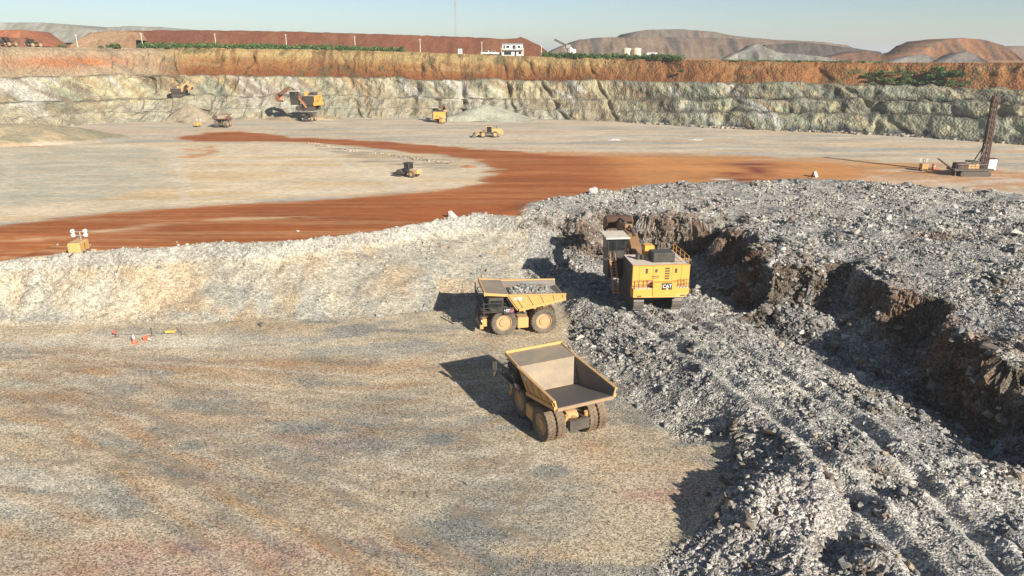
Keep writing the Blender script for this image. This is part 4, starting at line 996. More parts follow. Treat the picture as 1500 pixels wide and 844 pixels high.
    for s in (-1, 1): MB().prism([W(p) for p in [(-.1, .5), (.9, .72), (1.9, .42), (2.45, -.3), (2.55, -1.2), (2.15, -1.95), (1.3, -1.2), (.4, -.5)]], BX + s * 1.75 - .06, BX + s * 1.75 + .06).build('bucket_side', 'orange' if s > 0 else 'rusty', bk)
    for i in range(5):
        x = BX - 1.5 + .75 * i
        MB().prism([W(p) for p in [(2.25, -1.9), (2.0, -1.95), (1.9, -2.55)]], x - .12, x + .12).build('tooth', 'steel', bk)
    for s in (-1, 1):
        q0 = Vector((BX + s * .85, 2.3, 3.1)); q1 = Vector((BX + s * .85, *P((3.6, .2)))); MB().cyl(q0, q0.lerp(q1, .6), .24).cyl(q0.lerp(q1, .55), q1, .15).build('boom_cylinder', 'orange' if s < 0 else bright, X, True)
    q0 = Vector((BX + .1, *P((3.9, 1.5)))); q1 = Vector((BX + .1, *Q((-1.1, .85)))); MB().cyl(q0, q0.lerp(q1, .6), .2).cyl(q0.lerp(q1, .55), q1, .12).build('stick_cylinder', 'black', X, True)
    q0 = Vector((BX, *Q((.6, .9)))); q1 = Vector((BX, *W((.55, .7)))); MB().cyl(q0, q0.lerp(q1, .6), .18).cyl(q0.lerp(q1, .55), q1, .11).build('bucket_cylinder', 'black', X, True)
    return X

TRUCKS = 'haul trucks working in the pit'
truck = dump_truck()
place(truck, at_z(836, 632, 0) + Vector((-.15, -.3, .0)), R(25))
tag(truck, 'empty dusty yellow dump truck seen from behind, nearest vehicle on the pit floor', 'dump truck', TRUCKS)
truck2 = copy_tree(truck)
place(truck2, at_z(785, 485, 0) + Vector((.4, 1.9, .0)), R(100))
tag(truck2, 'loaded yellow dump truck carrying grey rock, parked beside the excavator', 'dump truck', TRUCKS)
exc = excavator(boom=27, stick=-30, bucket=20, arm='linkage', bx=-1.1)
place(exc, at_z(962, 452, 2.0) + Vector((-.45, 2.9, .05)), R(5), .97)
tag(exc, 'large bright yellow hydraulic excavator with its back to the viewer on the rubble ramp', 'excavator', 'excavators digging in the pit')

# ------------------------------------------------------------------ stones
def hull_rock(seed, n=9, flat=.75):
    r = random.Random(seed); bm = bmesh.new()
    sx, sy, sz = r.uniform(.75, 1.25), r.uniform(.6, 1.0), flat * r.uniform(.7, 1.1)
    for i in range(n):
        v = Vector((r.gauss(0, 1), r.gauss(0, 1), r.gauss(0, 1))).normalized()
        m = max(abs(v.x), abs(v.y), abs(v.z)); v = v.lerp(v / m, .55) * r.uniform(.8, 1.0)
        bm.verts.new((v.x * sx * .5, v.y * sy * .5, v.z * sz * .5))
    res = bmesh.ops.convex_hull(bm, input=bm.verts)
    bmesh.ops.delete(bm, geom=[e for e in res['geom_interior'] if isinstance(e, bmesh.types.BMVert)], context='VERTS')
    bmesh.ops.triangulate(bm, faces=bm.faces); bm.verts.index_update()
    V = np.array([v.co[:] for v in bm.verts]); F = np.array([[v.index for v in f.verts] for f in bm.faces]); bm.free()
    return V, F
PROTO = [hull_rock(i, 8 + i % 4) for i in range(16)]
def stones(name, x, y, size, colour, label, cat, sink=.3, mat='stone', blend=.45, proto=None, z=None):
    PR = PROTO if proto is None else proto
    N = len(x); z = gzv(x, y) if z is None else z
    VV, FF, CC = [], [], []; base = 0
    ci = np.clip(np.searchsorted(xs, x), 0, nx - 1); cj = np.clip(np.searchsorted(ys, y), 0, ny - 1)
    colour = (colour * (1 - blend) + col[cj, ci] * (colour.mean(1, keepdims=True) / colour.mean()) * blend).astype(np.float32)      # coated with the local dust
    pick = rng.integers(0, len(PR), N)
    a = rng.uniform(0, 6.28, N); b = rng.normal(0, .35, N)
    for k, (V, F) in enumerate(PR):
        q = np.where(pick == k)[0]
        if len(q) == 0: continue
        P = V[None] * size[q][:, None, None]
        cb, sb = np.cos(b[q])[:, None], np.sin(b[q])[:, None]
        X, Y, Z = P[..., 0], P[..., 1] * cb - P[..., 2] * sb, P[..., 1] * sb + P[..., 2] * cb
        ca, sa = np.cos(a[q])[:, None], np.sin(a[q])[:, None]
        X, Y = X * ca - Y * sa, X * sa + Y * ca
        lift = (size[q] * (.5 - sink) * .7)[:, None]
        VV.append(np.stack([X + x[q][:, None], Y + y[q][:, None], Z + z[q][:, None] + lift], -1).reshape(-1, 3))
        FF.append((F[None] + (base + np.arange(len(q)) * len(V))[:, None, None]).reshape(-1, 3))
        CC.append(np.repeat(colour[q], len(V), 0)); base += len(q) * len(V)
    o = np_mesh(name, np.concatenate(VV), np.concatenate(FF), MG[mat], np.concatenate(CC), False)
    tag(o, label, cat, kind='stuff')
    return o
def grey_cols(n, warm=.12):
    v = rng.uniform(.55, 1.3, n)[:, None]
    c = np.where(rng.random(n)[:, None] < warm, C(178, 152, 122, .6)[None], np.where(rng.random(n)[:, None] < .3, C(200, 195, 184, .66)[None], C(164, 161, 152, .64)[None]))
    return (c * v).astype(np.float32)
# broken rock over the muck pile
n = 130000
x = rng.uniform(3, 84, n); y = rng.uniform(28, 130, n)
mw = muck_weight(x, y); fin = fbm(x / 5.0, y / 5.0, 41, 3); rut = np.minimum(ldist(x, y, RUTS[0][0]), ldist(x, y, RUTS[1][0]))
hol = np.exp(-(ldist(x, y, [p.xy for p in hollow]) / 4.0) ** 2)
keep = (mw > .55) & (np.abs(x) < .78 * y + 2) & (rng.random(n) < .05 + .6 * ss(-.2, .45, fin) + .5 * hol) & (rng.random(n) < .08 + .92 * ss(.7, 3.2, rut))
x, y = x[keep], y[keep]
sz = .12 + .42 * rng.random(len(x)) ** 3.5 + .0012 * y; sz = np.where(rng.random(len(x)) < .02 + .08 * hol[keep], sz * 1.9, sz); sz = np.where(rng.random(len(x)) < .006, sz * 2.6, sz)
stones('broken_rock', x, y, sz, grey_cols(len(x)), 'loose grey broken rock covering the blasted rubble pile', 'rubble')
fi = np.flatnonzero(((st_w > .45) & (MW > .6)).ravel()); fi = rng.choice(fi, min(4200, len(fi)), replace=False)
fs_ = .3 + .75 * rng.random(len(fi)) ** 2.5
fcol = np.where(rng.random(len(fi))[:, None] < .5, C(130, 110, 88, .55)[None], C(150, 146, 136, .6)[None]) * rng.uniform(.6, 1.35, len(fi))[:, None]
stones('face_rock', GX.ravel()[fi].astype(float), GY.ravel()[fi].astype(float), fs_, fcol.astype(np.float32), 'brown and grey blocks standing out of the dug face', 'rubble', .5, blend=.3, z=GZ.ravel()[fi].astype(float))
SMALL = [hull_rock(900 + i, 6) for i in range(10)]
n = 180000
x = rng.uniform(3, 70, n); y = rng.uniform(30, 100, n)
mw = muck_weight(x, y); fin = fbm(x / 2.6, y / 2.6, 43, 3)
keep = (mw > .4) & (np.abs(x) < .76 * y + 1) & (rng.random(n) < (.1 + .75 * ss(-.15, .35, fin + .5 * fbm(x / 9, y / 9, 44, 2))) * ss(110, 60, y))
x, y = x[keep], y[keep]
stones('rock_chips', x, y, .07 + .16 * rng.random(len(x)) ** 2 + .0007 * y, grey_cols(len(x), .08), 'small grey rock chips and fines between the blocks of the rubble', 'rubble', .2, proto=SMALL)
# scree on the dusty slope and along its crest
n = 26000
x = rng.uniform(-92, 12, n); y = rng.uniform(76, 112, n)
sw = slope_weight(x, y); hz = gzv(x, y); sp = fbm(x / 4, y / 3, 47, 3)
keep = (sw > .3) & (rng.random(n) < .08 + .55 * ss(5.4, 6.4, hz) + .35 * ss(.1, .45, sp) + .3 * ss(1.4, .5, hz))
x, y = x[keep], y[keep]
cc = np.where(rng.random(len(x))[:, None] < .4, C(204, 190, 160, .66)[None], C(180, 176, 164, .66)[None]) * rng.uniform(.8, 1.2, len(x))[:, None]
stones('scree', x, y, .16 + .42 * rng.random(len(x)) ** 3, cc.astype(np.float32), 'pale stones scattered on the dusty bench slope and its crest', 'scree')
# gravel on the pit floor
n = 110000
x = rng.uniform(-70, 16, n); y = rng.uniform(31, 84, n)
nn = fbm(x / 9, y / 4.0, 50, 4)
keep = (muck_weight(x, y) < .5) & (slope_weight(x, y) < .3) & (np.abs(x) < .78 * y + 2) & (rng.random(n) < (.12 + .9 * ss(-.1, .4, nn)) * (.25 + .75 * ss(-25, 5, x) * ss(75, 55, y)))
x, y = x[keep], y[keep]
cc = np.where(rng.random(len(x))[:, None] < .5, C(170, 158, 136)[None], C(150, 148, 140)[None]) * rng.uniform(.75, 1.25, len(x))[:, None]
stones('gravel', x, y, .05 + .13 * rng.random(len(x)) ** 3, cc.astype(np.float32), 'small loose gravel strewn over the pit floor', 'gravel', .2, proto=SMALL)

# boulders one can pick out
BMESH = []
for i in range(14):
    V, F = hull_rock(500 + i, 12 + i % 5, .8)
    BMESH.append((V, F))
_bcache = {}
def boulder(px, py, z, size, rgb, label, group, k):
    key = (k % 14, rgb)
    p = at_z(px, py, z); 
    for _ in range(4): p = at_z(px, py, gz(p.x, p.y) + size * .25)
    if key not in _bcache:
        V, F = BMESH[k % 14]; me = bpy.data.meshes.new('boulder'); me.from_pydata(V.tolist(), [], F.tolist())
        at = me.color_attributes.new('Col', 'FLOAT_COLOR', 'POINT'); c = C(*rgb, .66)
        at.data.foreach_set('color', np.tile(np.array([*c, 1], np.float32), len(V)))
        me.materials.append(MG['stone']); _bcache[key] = me
    o = bpy.data.objects.new('boulder', _bcache[key]); COL.objects.link(o)
    o.location = (p.x, p.y, gz(p.x, p.y) + size * .16); o.scale = (size,) * 3
    o.rotation_euler = (random.uniform(-.4, .4), random.uniform(-.4, .4), random.uniform(0, 6.28))
    tag(o, label, 'boulder', group)
    return o
k = 0
single = [(664, 313, 7, 2.0, (206, 200, 186), 'largest pale boulder perched on the crest of the dusty bench slope'),
          (640, 322, 7, .9, (196, 190, 176), 'small pale boulder left of the large one on the slope crest'),
          (868, 322, 6.5, 2.2, (200, 196, 186), 'big white boulder in the dug face just left of the excavator bucket'),
          (1242, 406, 6, 1.7, (186, 176, 158), 'pale boulder lying high on the shaded dug face'),
          (1300, 318, 8, 1.6, (190, 186, 172), 'pale slanted slab on top of the rubble pile'),
          (1320, 580, 2.5, 1.3, (212, 212, 208), 'whitest angular boulder beside the right crawler track'),
          (1262, 530, 2, 1.2, (190, 150, 116), 'tan boulder at the foot of the dug face'),
          (1276, 548, 2, 1.0, (178, 150, 120), 'tan flat boulder just below another tan boulder at the face foot'),
          (1388, 472, 6, 1.4, (150, 138, 122), 'large brown grey block at the lip of the dug face'),
          (1082, 682, .5, .9, (196, 200, 204), 'bluish white boulder in the shaded hollow under the ramp'),
          (1450, 320, 8, 1.5, (180, 178, 168), 'grey boulder near the right end of the rubble top'),
          (1118, 318, 8, 1.1, (192, 180, 160), 'cream boulder near the left brow of the rubble top'),
          (375, 398, 5, 1.1, (130, 124, 112), 'dark rock ledge jutting from the middle of the dusty slope'),
          (1400, 690, 2.8, .9, (196, 190, 180), 'pale boulder between ramp and shaded hollow at right'),
          (1148, 506, 1.5, 1.1, (200, 186, 160), 'cream boulder on the talus beside the ramp')]
for px, py, z, s, rgb, lab in single:
    boulder(px, py, z, s, rgb, lab, 'boulders one can single out', k); k += 1
zones = [('boulder on the rubble bank beside the ramp', 'boulders on the rubble bank', 34, [(840, 480), (930, 520), (1010, 600), (1090, 650), (1000, 640), (900, 580), (850, 530)], (.45, .9), 1),
         ('boulder on the talus below the dug face', 'boulders below the dug face', 50, [(1030, 440), (1100, 420), (1260, 470), (1400, 560), (1490, 640), (1480, 690), (1300, 590), (1160, 530), (1080, 480)], (.5, 1.2), 2),
         ('boulder on top of the blasted rubble pile', 'boulders on the rubble pile top', 60, [(900, 300), (1100, 275), (1300, 275), (1490, 300), (1490, 480), (1380, 420), (1280, 375), (1120, 360), (1070, 318)], (.6, 1.2), 8),
         ('boulder along the crawler ramp', 'boulders along the ramp', 50, [(1100, 540), (1200, 590), (1330, 690), (1490, 800), (1490, 840), (1300, 840), (1240, 740), (1160, 640)], (.3, .65), 2.7),
         ('boulder on the crest of the dusty slope', 'boulders on the slope crest', 36, [(0, 380), (100, 372), (300, 360), (450, 353), (560, 342), (640, 326), (700, 318), (700, 330), (560, 352), (300, 374), (0, 395)], (.4, .8), 7),
         ('boulder on the face of the dusty slope', 'boulders on the bench slope', 36, [(100, 392), (350, 390), (560, 370), (700, 345), (760, 350), (740, 400), (640, 430), (400, 455), (100, 462)], (.35, .8), 3)]
for lab, grp, cnt_, poly, (s0, s1), z in zones:
    done = 0
    xs_ = [p[0] for p in poly]; ys_ = [p[1] for p in poly]
    while done < cnt_:
        px, py = random.uniform(min(xs_), max(xs_)), random.uniform(min(ys_), max(ys_))
        if sdist(np.array([px]), np.array([py]), poly)[0] < 0: continue
        p = at_z(px, py, z)
        for _ in range(4): p = at_z(px, py, gz(p.x, p.y))
        ax, ay = np.array([p.x]), np.array([p.y])
        if max(muck_weight(ax, ay)[0], slope_weight(ax, ay)[0]) < .6: continue
        nm, g = random.choice([('grey', (172, 170, 164)), ('pale', (196, 192, 182)), ('dark grey', (142, 142, 138)), ('tan', (180, 160, 132))])
        s = s0 + (s1 - s0) * random.random() ** 2
        boulder(px, py, z, s, g, ('large ' if s > s0 + .55 * (s1 - s0) else 'small ') + nm + ' ' + lab + (', far left end', ', left of its middle', ', at its middle', ', right of its middle', ', far right end')[min(4, int(5 * (px - min(xs_)) / (max(xs_) - min(xs_))))], grp, k); k += 1; done += 1

# tyre tracks on the pit floor
def track_mat():
    m, n, l, p = new_mat('pressed_tyre_track')
    uv = n.new('ShaderNodeUVMap'); sx = n.new('ShaderNodeSeparateXYZ'); l.new(uv.outputs[0], sx.inputs[0])
    ge = n.new('ShaderNodeNewGeometry'); no = n.new('ShaderNodeTexNoise'); no.inputs['Scale'].default_value = .5; no.inputs['Detail'].default_value = 6; l.new(ge.outputs['Position'], no.inputs['Vector'])
    def math_(op, a, b=None, c=None):
        q = n.new('ShaderNodeMath'); q.operation = op
        for i, v in enumerate((a, b, c)):
            if v is None: continue
            if isinstance(v, (int, float)): q.inputs[i].default_value = v
            else: l.new(v, q.inputs[i])
        return q.outputs[0]
    ed = math_('MULTIPLY', math_('MULTIPLY', sx.outputs[0], math_('SUBTRACT', 1, sx.outputs[0])), 4)
    ed = math_('POWER', ed, .6)
    tr = math_('PINGPONG', math_('MULTIPLY_ADD', math_('ABSOLUTE', math_('SUBTRACT', sx.outputs[0], .5)), .5, sx.outputs[1]), .5)
    tr = math_('MULTIPLY_ADD', math_('GREATER_THAN', tr, .27), .45, .55)
    nm = n.new('ShaderNodeMapRange'); nm.inputs[1].default_value = .42; nm.inputs[2].default_value = .66; l.new(no.outputs[0], nm.inputs[0])
    fac = math_('MULTIPLY', math_('MULTIPLY', ed, tr), math_('MULTIPLY', nm.outputs[0], .55))
    cr = n.new('ShaderNodeMix'); cr.data_type = 'RGBA'; l.new(no.outputs[0], cr.inputs[0]); cr.inputs[6].default_value = (*C(150, 130, 104), 1); cr.inputs[7].default_value = (*C(196, 178, 146), 1)
    l.new(cr.outputs[2], p.inputs['Base Color']); p.inputs['Roughness'].default_value = .95
    tp = n.new('ShaderNodeBsdfTransparent'); mx = n.new('ShaderNodeMixShader'); l.new(fac, mx.inputs[0]); l.new(tp.outputs[0], mx.inputs[1]); l.new(p.outputs[0], mx.inputs[2])
    l.new(mx.outputs[0], n['Material Output'].inputs[0])
    return m
TM = track_mat()
def tyre_track(pts):
    P = []
    for i in range(len(pts) - 1):
        for j in range(10): P.append(Vector(pts[i]).lerp(Vector(pts[i + 1]), j / 10))
    for off in (-2.1, 2.1):
        V = []; F = []; U = []; acc = 0
        for i in range(len(P) - 1):
            d = (P[i + 1] - P[i]); acc += d.length; d.normalize(); nrm = Vector((-d.y, d.x)); c = P[i] + nrm * off
            for k_ in range(5):
                q = c + nrm * (k_ / 4 - .5) * .85; V.append((q.x, q.y, gz(q.x, q.y) + .012)); U.append((k_ / 4, acc / .45))
        for i in range(len(P) - 2):
            for k_ in range(4): F.append((i * 5 + k_, i * 5 + k_ + 1, i * 5 + k_ + 6, i * 5 + k_ + 5))
        me = bpy.data.meshes.new('tyre_track'); me.from_pydata(V, [], F); ul = me.uv_layers.new(name='UVMap')
        for lp in me.loops: ul.data[lp.index].uv = U[lp.vertex_index]
        me.polygons.foreach_set('use_smooth', [True] * len(me.polygons)); me.materials.append(TM)
        o = bpy.data.objects.new('tyre_track', me); COL.objects.link(o); o['kind'] = 'structure'
for a, b, c in [((-20, 560), (330, 640), (640, 850)), ((790, 655), (600, 560), (0, 600)), ((30, 640), (260, 720), (380, 870)), ((800, 660), (640, 820), (430, 700)), ((640, 860), (760, 760), (720, 560)), ((690, 500), (420, 520), (-20, 530)), ((120, 520), (420, 700), (800, 830)), ((500, 870), (300, 700), (-20, 690))]:
    tyre_track(xy(bez(a, b, c), 0))

# load of the second truck
def rock_load():
    n = 420; V = []; F = []; CC = []; b = 0
    for i in range(n):
        u, v = random.uniform(-2.1, 2.1), random.uniform(-1.4, 3.4)
        h = 3.95 + .8 * max(0, 1 - (u / 2.7) ** 2 - ((v - 1.2) / 3.3) ** 2) + random.uniform(-.12, .12)
        s = random.uniform(.35, .75); P, Fq = PROTO[i % 16]
        a = random.uniform(0, 6.28); ca, sa = math.cos(a), math.sin(a)
        V.append(np.stack([(P[:, 0] * ca - P[:, 1] * sa) * s + u, (P[:, 0] * sa + P[:, 1] * ca) * s + v, P[:, 2] * s + h], -1)); F.append(Fq + b); b += len(P)
        CC.append(np.tile(grey_cols(1)[0], (len(P), 1)))
    nn = 14; gx, gy = np.meshgrid(np.linspace(-2.4, 2.4, nn), np.linspace(-1.9, 3.6, nn))
    gzz = 3.9 + .8 * np.clip(1 - (gx / 2.7) ** 2 - ((gy - 1.2) / 3.3) ** 2, 0, 1)
    ii = np.arange(nn * nn).reshape(nn, nn); q = np.stack([ii[:-1, :-1], ii[:-1, 1:], ii[1:, 1:]], -1).reshape(-1, 3); q2 = np.stack([ii[:-1, :-1], ii[1:, 1:], ii[1:, :-1]], -1).reshape(-1, 3)
    V.append(np.stack([gx, gy, gzz], -1).reshape(-1, 3)); F += [q + b, q2 + b]; CC.append(np.tile(C(140, 138, 130), (nn * nn, 1)))
    o = np_mesh('rock_load', np.concatenate(V), np.concatenate(F), MG['stone'], np.concatenate(CC), False)
    o.location = truck2.location; o.rotation_euler = truck2.rotation_euler
    tag(o, 'heap of grey broken rock filling the body of the loaded truck', 'rock load', kind='stuff')
rock_load()

# ------------------------------------------------------------------ other machines on the bench
def on(px, py, z=None):
    p = at_z(px, py, BZ if z is None else z)
    if z is None and p.y < 300: p.z = gz(p.x, p.y)
    return p

def light_tower(lamps_up=3.0, mat='yellow'):
    T = empty('light_tower')
    MB().cbox(-.75, .75, -1.3, 1.3, .55, 1.75, .12).build('generator_box', mat, T)
    MB().box(-.77, .77, -.06, .06, .8, 1.5).build('side_seam', 'black', T)
    MB().bar((0, -1.3, .6), (0, -2.5, .5), .1).build('tow_bar', 'dark', T)
    for s in (-1, 1):
        t = MB().lathe_x([(.18, -.1), (.33, -.11), (.36, 0), (.33, .11), (.18, .1)], (s * .85, 0, .36), 16).build('tyre', 'rubber', T, True)
        MB().cyl((s * .85 - .05, 0, .36), (s * .85 + .05, 0, .36), .19, n=12).build('rim', 'white', t)
    MB().bar((0, .9, 1.7), (0, .9, lamps_up), .14).build('mast', 'grey', T)
    MB().bar((-.75, .9, lamps_up), (.75, .9, lamps_up), .07).bar((-.75, .9, lamps_up - .5), (.75, .9, lamps_up - .5), .07).build('lamp_bar', 'grey', T)
    for x in (-.75, .75):
        for z in (lamps_up + .1, lamps_up - .42):
            l_ = MB().cyl((x, .75, z - .02), (x, .95, z + .08), .27, .2, n=14).build('lamp_head', 'white', T, True)
            MB().cyl((x, .738, z - .022), (x, .748, z - .02), .24, n=14).build('lens', 'lens', l_)
    return T
lt = light_tower(2.75)
p = on(117, 370); p = at_z(117, 372, 6.6); p.z = gz(p.x, p.y)
place(lt, p, R(6), 1.0); tag(lt, 'yellow mobile light tower with four white lamps beside the red haul road', 'light tower', 'mobile light towers')
for px, py, lab, sc in [(290, 186, 'small light tower left of the brown truck at the far wall', .9), (648, 181, 'small light tower standing just in front of the yellow excavator at the far wall', .9), (1352, 250, 'small light tower left of the drill rig', .85)]:
    c = copy_tree(lt, skip=('lens', 'rim')); place(c, on(px, py), R(random.uniform(-30, 30)), sc); tag(c, lab, 'light tower', 'mobile light towers')

def wheel_simple(parent, x, y, rad, wid, rim='yellow'):
    t = MB().lathe_x([(rad * .5, -wid / 2), (rad * .92, -wid / 2), (rad, -wid * .35), (rad, wid * .35), (rad * .92, wid / 2), (rad * .5, wid / 2)], (x, y, rad), 20).build('tyre', 'rubber', parent, True)
    MB().cyl((x - wid * .42, y, rad), (x + wid * .42, y, rad), rad * .52, n=16).build('rim', rim, t, True)
def wheel_loader():
    T = empty('wheel_loader')
    for s in (-1, 1):
        for y in (-1.9, 1.7): wheel_simple(T, s * 1.2, y, .95, .75)
    MB().cbox(-.95, .95, -3.9, -.9, 1.1, 2.6, .12).build('engine_hood', 'yellow', T)
    MB().cbox(-1.1, 1.1, -4.3, -3.7, .9, 2.1, .1).build('counterweight', 'yellow', T)
    MB().box(-.7, .7, -.9, 2.6, .9, 1.5).build('chassis', 'dark', T)
    cab = MB().cbox(-.8, .8, -.9, .7, 1.6, 3.2, .1).build('cab', 'glass', T)
    MB().box(-.9, .9, -1.0, .85, 3.2, 3.35).build('cab_roof', 'yellow', cab)
    for sx in (-1, 1):
        for y in (-.9, .7): MB().box(sx * .8 - .06, sx * .8 + .06, y - .06, y + .06, 1.6, 3.2).build('cab_post', 'yellow', cab)
        MB().slab([(sx * .55, 1.2, 1.5), (sx * .55, 1.2, 2.1), (sx * .55, 3.2, 1.5), (sx * .55, 4.0, .6), (sx * .55, 3.7, .4), (sx * .55, 2.9, 1.1)], (.2, 0, 0)).build('lift_arm', 'yellow', T)
        MB().box(sx * 1.2 - .45, sx * 1.2 + .45, .8, 2.6, 1.95, 2.05).build('fender', 'yellow', T)
    bk = MB().prism([(3.9, .15), (5.2, .05), (5.2, .12), (4.3, .3), (4.1, .8), (4.3, 1.4), (4.15, 1.45), (3.85, .9)], -1.6, 1.6).build('bucket', 'steel', T)
    for s in (-1, 1): MB().prism([(3.95, .15), (5.1, .1), (4.9, .6), (4.35, 1.35), (4.0, 1.0)], s * 1.6 - .04, s * 1.6 + .04).build('bucket_side', 'steel', bk)
    MB().cyl((.5, -2.4, 2.6), (.5, -2.4, 3.3), .09).build('exhaust_stack', 'dark', T)
    return T
wl_ = wheel_loader(); place(wl_, on(716, 201), R(94)); tag(wl_, 'yellow wheel loader facing left on the bench near the far wall', 'wheel loader')

def roller():
    T = empty('road_roller')
    MB().cyl((-1.05, 1.9, .8), (1.05, 1.9, .8), .8, n=26).build('drum', 'dark', T, True)
    MB().box(-1.25, -1.1, .9, 2.9, .6, 1.0).box(1.1, 1.25, .9, 2.9, .6, 1.0).box(-1.25, 1.25, 2.75, 2.95, .6, 1.0).box(-1.25, 1.25, .75, 1.0, .6, 1.1).build('drum_frame', 'black', T)
    for s in (-1, 1): wheel_simple(T, s * .85, -1.4, .78, .55, 'yellow')
    cab = MB().cbox(-.8, .8, -.7, .7, 1.2, 2.95, .1).build('cab', 'black', T)
    MB().box(-.68, .68, -.73, -.7, 1.7, 2.8).box(-.82, -.8, -.5, .5, 1.7, 2.8).box(.8, .82, -.5, .5, 1.7, 2.8).build('window', 'glass', cab)
    MB().box(-.9, .9, -.85, .85, 2.95, 3.08).build('cab_roof', 'black', cab)
    MB().cbox(-.85, .85, -2.9, -.7, .9, 1.75, .15).build('engine_hood', 'yellow', T)
    MB().box(-.84, .84, -2.75, -.75, 1.76, 1.78).build('hood_top', 'whitedust', T)
    return T
rl_ = roller(); place(rl_, on(599, 259), R(62), .95); tag(rl_, 'yellow drum roller with black cab on the pale cleared ground', 'road roller')

def drill_rig():
    T = empty('drill_rig')
    for s in (-1, 1):
        pr = [(-2.6 + .5 * math.cos(R(90 + 30 * i)), .52 + .5 * math.sin(R(90 + 30 * i))) for i in range(7)] + [(2.6 + .5 * math.cos(R(-90 + 30 * i)), .52 + .5 * math.sin(R(-90 + 30 * i))) for i in range(7)]
        MB().prism(pr, s * 1.35 - .35, s * 1.35 + .35).build('crawler_track', 'dark', T)
    MB().box(-1.6, 1.6, -4.4, 3.6, 1.1, 1.5).build('deck', 'dark', T)
    MB().cbox(-1.1, 1.1, -3.6, -1.5, 1.5, 2.6, .1).build('engine_box', 'mast', T)
    MB().cbox(-1.2, .6, -1.2, 1.1, 1.5, 2.3, .08).build('compressor_box', 'yellow', T)
    MB().box(-1.5, 1.3, -.9, .8, 2.75, 2.95).build('air_cleaner', 'dark', T)
    for x in (-1.2, 1.2):
        for y in (-.8, .7): MB().bar((x, y, 1.5), (x, y, 2.8), .1).build('support_post', 'grey', T)
    cab = MB().cbox(-1.4, .4, 2.9, 4.6, 1.2, 3.4, .1).build('cab', 'white', T)
    MB().box(-1.43, -1.4, 3.1, 4.4, 2.1, 3.2).box(-1.2, .2, 4.6, 4.63, 2.0, 3.2).build('window', 'glass', cab)
    MB().box(-1.5, .5, 2.8, 4.75, 3.4, 3.5).build('cab_roof', 'black', cab)
    m = MB()
    for s in (-1, 1): m.bar((s * .4, -4.4, 1.5), (s * .4, -7.2, 3.4), .18)
    for i in range(8): q = i / 7; m.bar((-.4, -4.4 - 2.8 * q, 1.5 + 1.9 * q), (.4, -4.4 - 2.8 * q, 1.5 + 1.9 * q), .1)
    m.build('dust_duct_arm', 'mast', T)
    for y in (-4.2, -2.9, -.4, 1.4, 2.6):
        for s in (-1, 1): MB().bar((s * 1.55, y, 1.5), (s * 1.55, y, 2.5), .05).build('rail_post', 'grey', T)
    for s in (-1, 1): MB().bar((s * 1.55, -4.2, 2.5), (s * 1.55, 2.6, 2.5), .05).build('rail', 'grey', T)
    for y in (-3.8, 2.5): MB().cyl((1.0, y, .1), (1.0, y, 1.4), .14).box(.7, 1.3, y - .3, y + .3, 0, .1).build('levelling_jack', 'steel', T)
    MB().box(-2.0, -1.3, 1.5, 2.5, .25, .9).build('sample_box', 'white', T)
    lean = Vector((0, -.012, 1)).normalized(); b0 = Vector((.2, 1.9, 1.0)); Ln = 15.2
    corners = [Vector((sx * .42, sy * .42, 0)) for sx, sy in ((-1, -1), (1, -1), (1, 1), (-1, 1))]
    m = MB()
    for c in corners: m.bar(b0 + c, b0 + c + lean * Ln, .2)
    mast = m.build('mast', 'mast', T)
    m = MB(); n = 15
    for i in range(n):
        for j in range(4):
            a, b = corners[j], corners[(j + 1) % 4]
            m.bar(b0 + a + lean * (Ln * i / n), b0 + b + lean * (Ln * (i + 1) / n), .12); m.bar(b0 + a + lean * (Ln * i / n), b0 + b + lean * (Ln * i / n), .12)
    m.build('mast_bracing', 'mast', mast)
    MB().box(b0.x - .3, b0.x + .3, b0.y - .3, b0.y + .3, 1, 1.2).cyl(b0 + lean * .5, b0 + lean * (Ln - .8), .22, n=8).build('drill_pipe', 'mast', mast)
    q = b0 + lean * 14.4; MB().box(q.x - .5, q.x + .5, q.y - .5, q.y + .5, q.z, q.z + .5).build('mast_head', 'mast', mast)
    q = b0 + lean * 11.5; MB().cyl(q + Vector((0, .9, -2.4)), q + Vector((0, 1.05, -9.5)), .08).cyl(b0 + Vector((0, 1.1, 0)), b0 + lean * 10 + Vector((0, .9, 0)), .06).bar(q + Vector((0, .3, -2.4)), q + Vector((0, 1.2, -2.4)), .15).build('hydraulic_hose', 'mast', mast)
    MB().cyl((-.6, .2, 2.4), b0 + lean * 5 + Vector((-.4, -.3, 0)), .12).cyl((.8, .2, 2.4), b0 + lean * 5 + Vector((.4, -.3, 0)), .12).build('mast_cylinder', 'steel', T)
    return T
dr = drill_rig(); p = on(1422, 257); place(dr, p, R(-92), 1.0); tag(dr, 'brown blast hole drill rig with a tall dark lattice mast', 'drill rig')

